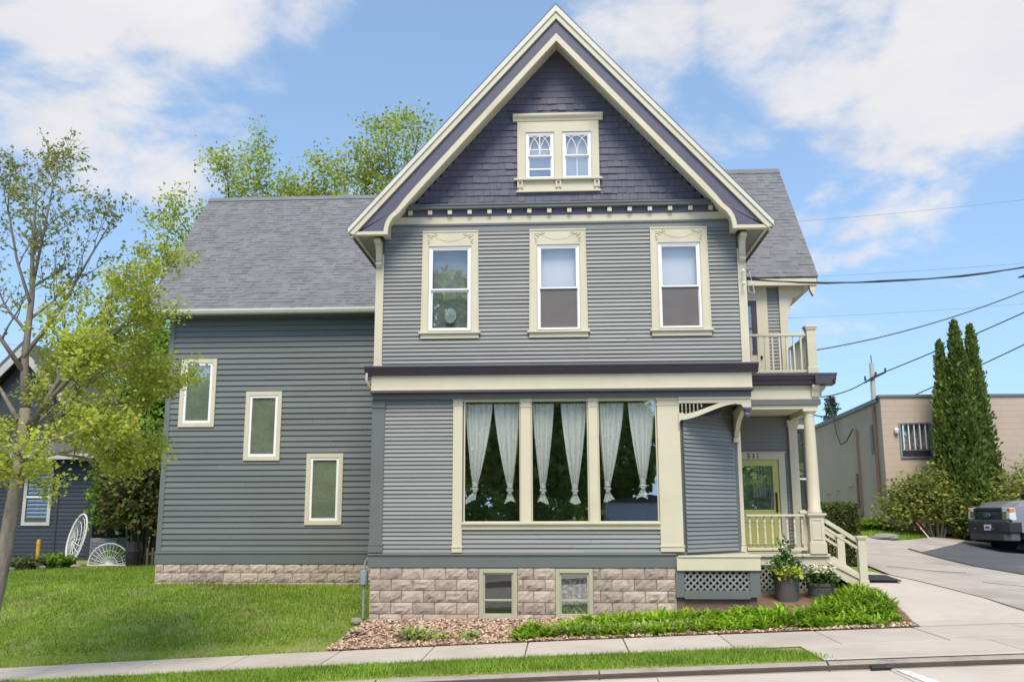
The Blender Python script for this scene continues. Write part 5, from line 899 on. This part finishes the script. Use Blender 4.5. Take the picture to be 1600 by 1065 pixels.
for x, z, r in ((.76, 4.2, .10), (.78, 4.33, .08), (1.1, 4.22, .11), (1.13, 4.38, .08), (1.3, 4.18, .11), (1.4, 4.26, .07)): bb.ball((x, .11, z), r, (1, .35, 1), 8, 6)
bb.build('papers', mat('window_clutter', (.5, .38, .32), .8, .25, 9), wn)
t = MB().tube([(-.07, .55, H-.1), (-.07, .55, 1.3)], .05, 8); t.build('downspout', mat('brown_pipe', (.17, .105, .08), .6), cb); MB().box(-.03, 0, .95, 1.2, 4.0, 5.0).build('wall_vent', M['parapet'], cb)
q = MB().tube([(-.06, 2.6, 4.9), (-.06, 2.6, 1.9)], .035, 8).tube([(-.07, 2.6, 4.9), (-.1, 2.75, 5.05), (-.1, 2.9, 5.0)], .035, 8); q.build('conduit', mat('conduit_tan', (.23, .15, .12), .6), cb); MB().tube([(-.06, 2.9, 3.4), (-.06, 2.9, 2.0)], .045, 8).build('conduit_box', mat('conduit_tan', (.23, .15, .12), .6), cb); MB().box(-.14, 0, 2.6, 2.9, 1.85, 2.1).build('meter_box', M['parapet'], cb)
q = MB().tube([(-.1, 2.9, 5.0), (-.2, 3.4, 4.6), (-.15, 4.3, 4.55), (-.1, 4.9, 5.0), (-.1, 5.4, 6.1)], .022, 6); q.tube([(-.1, 5.4, 6.1), (-.2, 5.9, 6.5)], .04, 6); q.build('service_mast', M['wire'], cb)
for y, z in ((3.6, 2.95), (5.2, 2.85), (6.6, 2.75)): MB().box(-.06, 0, y, y+.55, z, z+.09).build('wall_ledge', M['blockwall'], cb)
MB().lathe([(.0, 4.6), (.06, 4.62), (.08, 4.72), (.05, 4.8)], (.44, -.08, 0), 10).build('wall_lamp', M['offwhite'], cb)
MB().box(1.5, 22, -.55, -.25, 1.0, 1.75).build('retaining_wall', mat('old_timber', (.10, .085, .07), .9, .2, 4, .3), cb)
# ---- arborvitae
def arbor(x, y, h, r, lab, seed, n):
    rr = np.random.default_rng(seed); t = thing('arborvitae', (x, y, float(gz(x, y))), lab, 'tree', 'columnar evergreens by the tan building'); MB().tube([(0, 0, 0), (0, 0, h*.93)], [.12, .02], 8).build('trunk', M['trunkdark'], t)
    s = rr.random(n)**.8; a = rr.random(n)*6.28; prof = np.minimum(np.minimum(s*5+.5, 1), (1-s)**.8*1.5); lum = 1+.2*np.sin(3*a+30*s+seed)+.17*np.sin(7*a-19*s)+.13*np.sin(11*a+31*s)+.5*(rr.random(n) < .05)
    rad = r*prof*lum*(.62+.38*rr.random(n)**.5); c = np.stack([rad*np.cos(a), rad*np.sin(a), .15+s*(h-.15)], 1)+rr.normal(size=(n, 3))*.04
    o = np.stack([np.cos(a)*.55, np.sin(a)*.55, np.full(n, .85)], 1)+rr.normal(size=(n, 3))*.28; o = nrm(o); sd = nrm(np.cross(o, rr.normal(size=(n, 3)))); ss = (.13*(.5+.9*rr.random(n)))[:, None]
    v = np.stack([c-o*ss*.4, c+sd*ss*.33, c+o*ss*.7, c-sd*ss*.33], 1).reshape(-1, 3); i = np.arange(n)[:, None]*4; link('foliage', npmesh('foliage', v, np.concatenate([i, i+1, i+2, i+3], 1), M['leafarb']), t)
arbor(12.48, 13.3, 6.3, .38, 'left and shortest spire of the three columnar evergreens', 41, 9000); arbor(12.93, 13.1, 7.0, .50, 'thick middle evergreen, the tallest of the three', 42, 14000); arbor(13.56, 13.4, 6.95, .42, 'right hand evergreen with ragged brown flank', 43, 9000)
shrub('sprawling_bush', 11.9, 13.3, 1.75, .75, 2.3, 'sprawling olive green bush with reddish twigs in front of the tan wall', 'leafbush', 8000, .12, 51, 'bushes along the tan building', shell=.35, bark='trunk', stems=40)
shrub('sprawling_bush', 13.9, 13.1, 1.7, .8, 2.2, 'fuller green bush below the evergreens', 'leafbush', 8000, .13, 52, 'bushes along the tan building', shell=.4, stems=30)
shrub('leafy_bush', 15.4, 13.4, 1.0, .8, 2.7, 'fresh green bush right behind the hood of the truck', 'leafbush2', 5000, .13, 53, 'bushes along the tan building', shell=.4); shrub('willowy_bush', 16.9, 13.8, 1.3, .9, 3.6, 'tall grey green willowy bush at the right edge', 'leafgrey', 5000, .12, 54, 'bushes along the tan building', shell=.3)
for k, (x, y) in enumerate([(9.0, 13.6), (9.6, 14.0), (10.2, 14.2)]): hosta(x, y, .55, ['low green plant at the back of the tan side wall', 'low green plant halfway along the foot of the tan wall', 'low green plant by the corner of the tan wall'][k], 420, 'leafgreen', 'plants along the foot of the tan wall', 'green_plant')
# clipped hedge beside the steps
def boxhedge(x0, x1, y0, y1, h, lab):
    n = 13000; z = float(gz((x0+x1)/2, y0)); t = thing('clipped_hedge', ((x0+x1)/2, (y0+y1)/2, z), lab, 'hedge'); w_, d = (x1-x0)/2, (y1-y0)/2; b = MB()
    for k in range(10): x = random.uniform(-w_*.7, w_*.7); y = random.uniform(-d*.7, d*.7); b.tube([(x*.8, y*.8, 0), (x, y, h*.5), (x*1.1, y*1.1, h*.9)], .015, 5)
    b.build('stems', M['trunkdark'], t); c = rng.uniform(-1, 1, (n, 3)); k = rng.integers(0, 3, n); sg = np.where(rng.random(n) < .5, -1, 1)*(1-.22*rng.random(n)**1.5); c[np.arange(n), k] = sg; c = c*[w_, d, h/2]+[0, 0, h/2]; c += rng.normal(size=c.shape)*.025; e = np.abs(c/[w_, d, 1]); c[:, 2] -= .12*np.maximum(np.maximum(e[:, 0], e[:, 1])-.8, 0)*(c[:, 2] > h*.8); link('foliage', leafmesh('foliage', c, .075, M['leafhedge'], .6, .6), t)
boxhedge(5.55, 6.72, 4.2, 5.7, 1.35, 'square clipped dark green hedge behind the front steps')
def spruce(x, y, h, r, lab, seed):
    rr = np.random.default_rng(seed); t = thing('spruce_tree', (x, y, float(gz(x, y))), lab, 'tree', 'conifers beyond the tan building'); b = MB().tube([(0, 0, 0), (0, 0, h)], [.2, .02], 8); cc = []
    for k in range(110):
        s = .15+.85*rr.random(); a = rr.random()*6.28; l = r*(1-s)**.8*(.6+.6*rr.random()); p0 = Vector((0, 0, s*h)); p1 = Vector((math.cos(a)*l, math.sin(a)*l, s*h-.12*l+.1)); b.tube([p0, p1], [.025, .006], 4)
        for q in range(22): u = rr.random()**.7; p = p0.lerp(p1, u); cc.append((p.x+rr.normal()*.10, p.y+rr.normal()*.10, p.z-.08*rr.random()+rr.normal()*.05))
    b.build('trunk', M['trunkdark'], t); link('foliage', leafmesh('foliage', np.array(cc), .28, M['leafspruce'], .4, .8), t)
spruce(16.0, 38, 7.0, 1.9, 'dark spruce showing above the sloping tan wall', 61); spruce(14.4, 40, 6.2, 1.9, 'second spruce half hidden by the porch column', 62)
shrub('distant_tree', 17.2, 39, 1.6, 1.4, 5.4, 'small yellow green tree beside the distant spruce', 'leafmaple', 1500, .25, 63, cat='tree')
# ---- utility pole and lines
up = thing('utility_pole', (20.7, 45, 1.6), 'grey utility pole with two crossarms beyond the tan building', 'pole'); MB().tube([(0, 0, 0), (.1, 0, 10.2)], [.2, .15], 10).build('shaft', M['pole'], up); MB().tube([(.1, 0, 10.2), (.1, 0, 10.75)], .03, 6).build('pin', M['wire'], up)
for z, l in ((9.2, .9), (6.9, 1.0)):
    a = MB().tube([(-l*.6, -.2, z-.35), (l, -.2, z+.35)], .06, 6).build('crossarm', M['wire'], up)
    for s in (-.5, .3, 1): MB().lathe([(.05, 0), (.09, .08), (.05, .16), (.08, .22), (.03, .3)], (l*s, -.2, z+.36*s-.02), 8).build('insulator', M['wire'], a)
def wire(name, pts, r, lab, sag=0, grp='overhead power lines', strands=1):
    b = MB(); P_ = [Vector(p) for p in pts]; f = []
    for a, c in zip(P_, P_[1:]): f += [a.lerp(c, t)-Vector((0, 0, sag*4*t*(1-t))) for t in np.linspace(0, 1, 24)[:-1]]
    f.append(P_[-1]); b.tube(f, r, 6)
    if strands > 1: b.tube([p+Vector((0, r*1.4*math.sin(i*1.1), r*1.4*math.cos(i*1.1))) for i, p in enumerate(f)], r*.7, 5)
    link(name, b.mesh(name, M['thinwire' if name == 'thin_wire' else 'wire']), None, None, None, lab, 'cable', grp)
wire('service_cable', [(3.62, .12, 6.42), (15., -.4, 8.35)], .015, 'thick twisted black cable running from the house corner out to the right', .78, strands=2)
wire('overhead_cable', [(5.55, 3.2, 5.53), (17, 3.0, 10.6)], .013, 'thick black cable rising from behind the balcony post', .85)
wire('overhead_cable', [(12., 31, 7.9), (20.75, 44.8, 10.85), (40, 27, 20.)], .035, 'upper of the two cables meeting the utility pole', .5); wire('overhead_cable', [(11.6, 31, 7.4), (20.75, 44.8, 8.5), (40, 27, 19.)], .035, 'lower of the two cables meeting the utility pole', .5)
for k, (z0, z1, lab) in enumerate([(18.6, 20.2, 'highest of the thin distant wires right of the cross wing roof'), (15.4, 16.3, 'middle thin distant wire right of the cross wing roof'), (13.0, 14.0, 'lowest thin distant wire right of the cross wing roof')]): wire('thin_wire', [(8., 36, z0), (34, 34, z1)], .009, lab, .3)
wire('thin_wire', [(-30, 30, 11.0), (-5, 30, 10.4)], .012, 'thin wire crossing the sky left of the wing roof', .3)
b = link('small_bird', MB().ball((0, 0, 0), .07, (1.5, .8, .9), 8, 6).ball((.09, 0, .07), .04, (1, 1, 1), 8, 6).tube([(-.08, 0, 0), (-.2, 0, -.03)], [.03, .015], 5).mesh('small_bird', M['wire']), None, (10.9-.5, 3.1, 7.15), None, 'small dark bird perched on the thick cable', 'bird')
t = thing('survey_stake', (10.95, 12.05, float(gz(10.95, 12.05))), 'white stake with red tape leaning in the grass by the bush', 'stake'); MB().tube([(.25, 0, 0), (-.02, 0, .36)], .018, 6).build('rod', M['offwhite'], t); MB().tube([(-.02, 0, .36), (-.12, 0, .50)], .021, 6).tube([(.03, -.02, .30), (-.02, -.02, .28)], .024, 6).build('tape', M['red'], t)
# ---- pickup truck
hd = R(189); hv = Vector((math.cos(hd), math.sin(hd), 0)); lf = Vector((-math.sin(hd), math.cos(hd), 0)); Np = Vector((12.5, 9.6, 0)); o0 = Np-lf*1.0; zt = float(gz(13.1, 10.4))-.01
tk = thing('pickup_truck', (o0.x, o0.y, zt), 'dark grey pickup truck parked on the asphalt, nose pointing left', 'truck', None, hd)
def arch(cx, r, n=9): return [(cx+r*math.cos(a), .42+r*math.sin(a)) for a in np.linspace(0, math.pi, n)]
fa, ra, ar = -.98, -4.95, .53
low = [(-.10, .62), (-.06, 1.02), (-.10, 1.26), (-.20, 1.33), (-1.85, 1.43), (-4.3, 1.43), (-6.3, 1.42), (-6.35, .6), (ra-ar, .55)]+[(x, z) for x, z in arch(ra, ar)[::-1]]+[(ra+ar, .5), (fa-ar, .5)]+[(x, z) for x, z in arch(fa, ar)[::-1]]+[(fa+ar, .60)]
bd = MB()
for s in (-1, 1): bd.prism(low, 'y', *sorted((s*.70, s*.99)))
bd.box(-6.3, -1.9, -.7, .7, .55, 1.1); bd.build('body', M['truck'], tk, .03)
hood = MB(); vs = []; xs_ = np.linspace(-.05, -1.9, 7)
for x in xs_:
    e = min(1, max(0, -x-.05)/.35); zc_ = 1.30+.12*e**.5+.055*(-x)
    for y in np.linspace(-.92, .92, 11): vs.append((x-(abs(y)/.92)**4*.06, y, zc_+.045*(abs(y) < .62)*1.-.05*(abs(y)/.92)**3))
nv_ = len(vs); vs += [(x, y, 1.20) for x, y, z in vs]; hood.add(vs, [(i*11+j, i*11+j+1, (i+1)*11+j+1, (i+1)*11+j) for i in range(6) for j in range(10)]+[(j+1, j, nv_+j, nv_+j+1) for j in range(10)]+[(i*11+10, (i+1)*11+10, nv_+(i+1)*11+10, nv_+i*11+10)[::-1] for i in range(6)]+[(i*11, (i+1)*11, nv_+(i+1)*11, nv_+i*11) for i in range(6)]); hood.build('hood', M['truck'], tk, .05)
MB().box(-1.8, -.12, -.72, .72, .7, 1.28).build('engine_bay', M['trimblack'], tk)
cab = MB(); cab.prism([(-1.75, 1.43), (-2.65, 2.02), (-2.9, 2.06), (-4.1, 2.04), (-4.3, 1.95), (-4.4, 1.43)], 'y', -.82, .82); cab.build('cab', M['truck'], tk, .05)
MB().prism([(-1.80, 1.45), (-2.60, 1.985), (-2.63, 1.985), (-1.83, 1.45)], 'y', -.74, .74); g = MB().add([(-1.79, -.76, 1.44), (-1.79, .76, 1.44), (-2.62, .68, 2.0), (-2.62, -.68, 2.0)], [(0, 1, 2, 3)]); 
g = MB().prism([(-1.755, 1.455), (-2.625, 2.02), (-2.64, 2.0), (-1.77, 1.44)], 'y', -.72, .72); M['carglass'] = mat('windscreen', (.16, .19, .2), .05, .02, 2, spec=1., coat=1.); g.build('windscreen', M['carglass'], tk)
for s in (-1, 1):
    g = MB(); g.prism([(-1.95, 1.46), (-2.65, 1.93), (-3.1, 1.95), (-3.1, 1.46)], 'y', *sorted((s*.80, s*.826))); g.prism([(-3.2, 1.46), (-3.2, 1.95), (-4.05, 1.93), (-4.2, 1.46)], 'y', *sorted((s*.80, s*.826))); g.build('side_window', M['carglass'], tk); MB().box(-2.05, -1.9, *sorted((s*.95, s*1.22)), 1.45, 1.72).build('mirror', M['trimblack'], tk, .03)
    MB().box(-3.15, -3.12, *sorted((s*.985, s*.993)), .6, 1.4).build('door_seam', M['trimblack'], tk); MB().box(-2.95, -2.75, *sorted((s*.985, s*1.01)), 1.2, 1.25).build('door_handle', M['truck'], tk, .01)
    hl = MB(); y0, y1 = s*.60, s*.985; hl.prism([(-.02, 1.30), (-.02, 1.24), (.0, .98), (-.10, .93), (-.22, .95), (-.20, 1.30)], 'y', *sorted((s*.60, s*.992))); hl = hl.build('headlight', M['lens'], tk, .02); MB().box(-.17, -.015, *sorted((s*.88, s*1.0)), 1.17, 1.28).build('turn_signal', M['amber'], hl, .01); MB().box(-.05, .012, *sorted((s*.68, s*.86)), 1.0, 1.2).build('lamp_unit', M['chrome'], hl, .01)
    fl = MB(); fl.tube([(x, s*.995, z) for x, z in arch(fa, ar+.03, 13)], .035, 6); fl.build('fender_flare', M['truck'], tk, smooth=True); fl = MB(); fl.tube([(x, s*.995, z) for x, z in arch(ra, ar+.03, 13)], .035, 6); fl.build('fender_flare', M['truck'], tk, smooth=True)
gr = MB(); ring(gr, 0, 1, 0, 1, .1, 0, 1) if False else None
gr = MB().box(-.13, -.03, -.66, .66, .93, 1.30).build('grille', M['trimblack'], tk, .01); f = MB()
for z in (1.255, 1.08, .955): f.box(-.035, .02, -.655, .655, z-.035, z+.035)
for s in (-1, 1): f.box(-.035, .018, *sorted((s*.56, s*.655)), .95, 1.28)
f.build('grille_bar', M['trimblack'], gr, .015); f = MB()
for z in (1.135, 1.18, 1.02): f.box(-.032, -.01, -.56, .56, z-.008, z+.008)
f.build('grille_mesh', M['parapet'], gr)
em = MB().lathe([(0, 0), (.155, 0), (.16, .01), (.15, .022), (0, .024)], n=24); em.v = [(.022+z, x, 1.09+y*.48) for x, y, z in em.v]; em = em.build('emblem', M['chrome'], gr); e2 = MB().lathe([(0, 0), (.137, 0), (0, .004)], n=24); e2.v = [(.047+z, x, 1.09+y*.46) for x, y, z in e2.v]; e2.build('emblem_plate', M['badge'], gr); text('Ford', .105, 'emblem_script', M['chrome'], gr, (.052, 0, 1.06), (R(90), 0, R(90)), .002)
bp = MB(); bp.prism([(.14, -.80), (.16, 0), (.14, .80), (.02, 1.0), (-.35, 1.0), (-.35, -1.0), (.02, -1.0)], 'z', .60, .90); bp.build('bumper', M['trimblack'], tk, .03); bp = MB(); bp.prism([(.10, -.8), (.10, .8), (-.05, .95), (-.3, .95), (-.3, -.95), (-.05, -.95)], 'z', .38, .62); bp.build('air_dam', mat('grey_plastic', (.09, .09, .095), .6), tk, .02)
MB().box(-.1, .03, -.9, .9, .905, .94).build('bumper_top', M['parapet'], tk, .01); pt = MB().box(.155, .17, -.16+.18, .16+.18, .66, .82).build('licence_plate', M['offwhite'], tk, .004); MB().box(.171, .173, .08, .28, .71, .77).build('plate_marks', mat('plate_ink', (.12, .14, .25), .6), pt)
for s in (-.42, .42): MB().tube([(.16, s-.05, .70), (.21, s-.04, .70), (.21, s+.04, .70), (.16, s+.05, .70)], .016, 6).build('tow_hook', M['black'], tk)
for x in (fa, ra):
    for s in (-1, 1):
        tr_ = MB().lathe([(.24, -.13), (.36, -.135), (.405, -.10), (.41, 0), (.405, .10), (.36, .135), (.24, .13)], n=28); tr_.v = [(x+a, s*.84+c, .405+b_) for a, b_, c in tr_.v]; wh = tr_.build('wheel', M['rubber'], tk, smooth=True)
        rm = MB().lathe([(0, .10), (.08, .12), (.10, .09), (.21, .06), (.245, .12), (.25, .0), (.25, -.1)], n=24); rm.v = [(x+a, s*(.84+c), .405+b_) for a, b_, c in rm.v]; rm.build('rim', M['steel'], wh)
        MB().tube([(x, s*.7, .4), (x, 0, .4)], .06, 6).build('axle', M['black'], tk)
# ================================================================== ACROSS THE STREET (what the windows look out on)
def far_tree(x, y, h, seed, lab, m='leafgreen'):
    r = np.random.default_rng(seed); t = thing('street_tree', (x, y, -.4), lab, 'tree', 'trees across the street'); MB().tube([(0, 0, 0), (.1, 0, h*.5), (0, 0, h*.9)], [.25, .16, .04], 8).build('trunk', M['trunkdark'], t)
    n = 11000; d = nrm(r.normal(size=(n, 3))); k1 = r.normal(size=(6, 3))*3; lum = sum(np.sin(d@k1[i]+i) for i in range(6))/6; rad = (.45+.55*r.random(n)**.5)*(1+.35*lum); c = d*rad[:, None]*[h*.28, h*.26, h*.40]+[0, 0, h*.58]; link('crown', leafmesh('crown', c, .42, M['farleaf'], .7, .4), t)
for k, (x, y, h) in enumerate([(-9, -30, 13), (-4.6, -33, 16.5), (-1.2, -31, 12), (2.3, -35, 11.5), (8.5, -36, 9.5), (-14.5, -32, 13), (-20, -30, 12), (13.5, -34, 10)]):
    far_tree(x, y, h, 70+k, ['leafy tree far left across the street', 'tallest tree across the street', 'rounded tree opposite the front gable', 'green tree behind the blue shed', 'small tree right of the blue shed', 'tree left of the tallest tree across the street', 'outermost left tree across the street', 'outermost right tree across the street'][k])
sh = thing('blue_shed', (4.4, -30, -.4), 'pale blue clapboard shed across the street', 'shed'); MB().box(-2.2, 2.2, -3, 0, 0, 2.9).build('wall', M['paleblue'], sh); MB().prism([(-2.5, 2.9), (0, 3.3), (2.5, 2.9)], 'y', -3.2, .2).build('roof', M['navyroof'], sh); MB().box(-.5, .4, .0, .05, 0, 2.0).build('door', M['offwhite'], sh)
shrub('street_hedge', -9, -28, 10, 1.5, 4.2, 'long green hedge left of the blue shed across the street', 'farleaf', 9000, .35, 81, cat='hedge', shell=.6); shrub('street_hedge', 16, -28.5, 9.5, 1.5, 4.4, 'long green hedge right of the blue shed across the street', 'farleaf', 8000, .35, 82, cat='hedge', shell=.6)

n = 16000; x = rng.uniform(-120, 120, n); y = rng.uniform(75, 95, n); hmax = 5.5+2.2*np.sin(x*.21)+1.4*np.sin(x*.53+1)+.8*np.sin(x*1.3); c = np.stack([x, y, 1.5+hmax*rng.random(n)**.7], 1)
link('distant_woods', leafmesh('distant_woods', c, 1.5, M['leafgreen'], .8, .4), None, kind='stuff', label='low far off line of trees behind the houses', cat='woods')
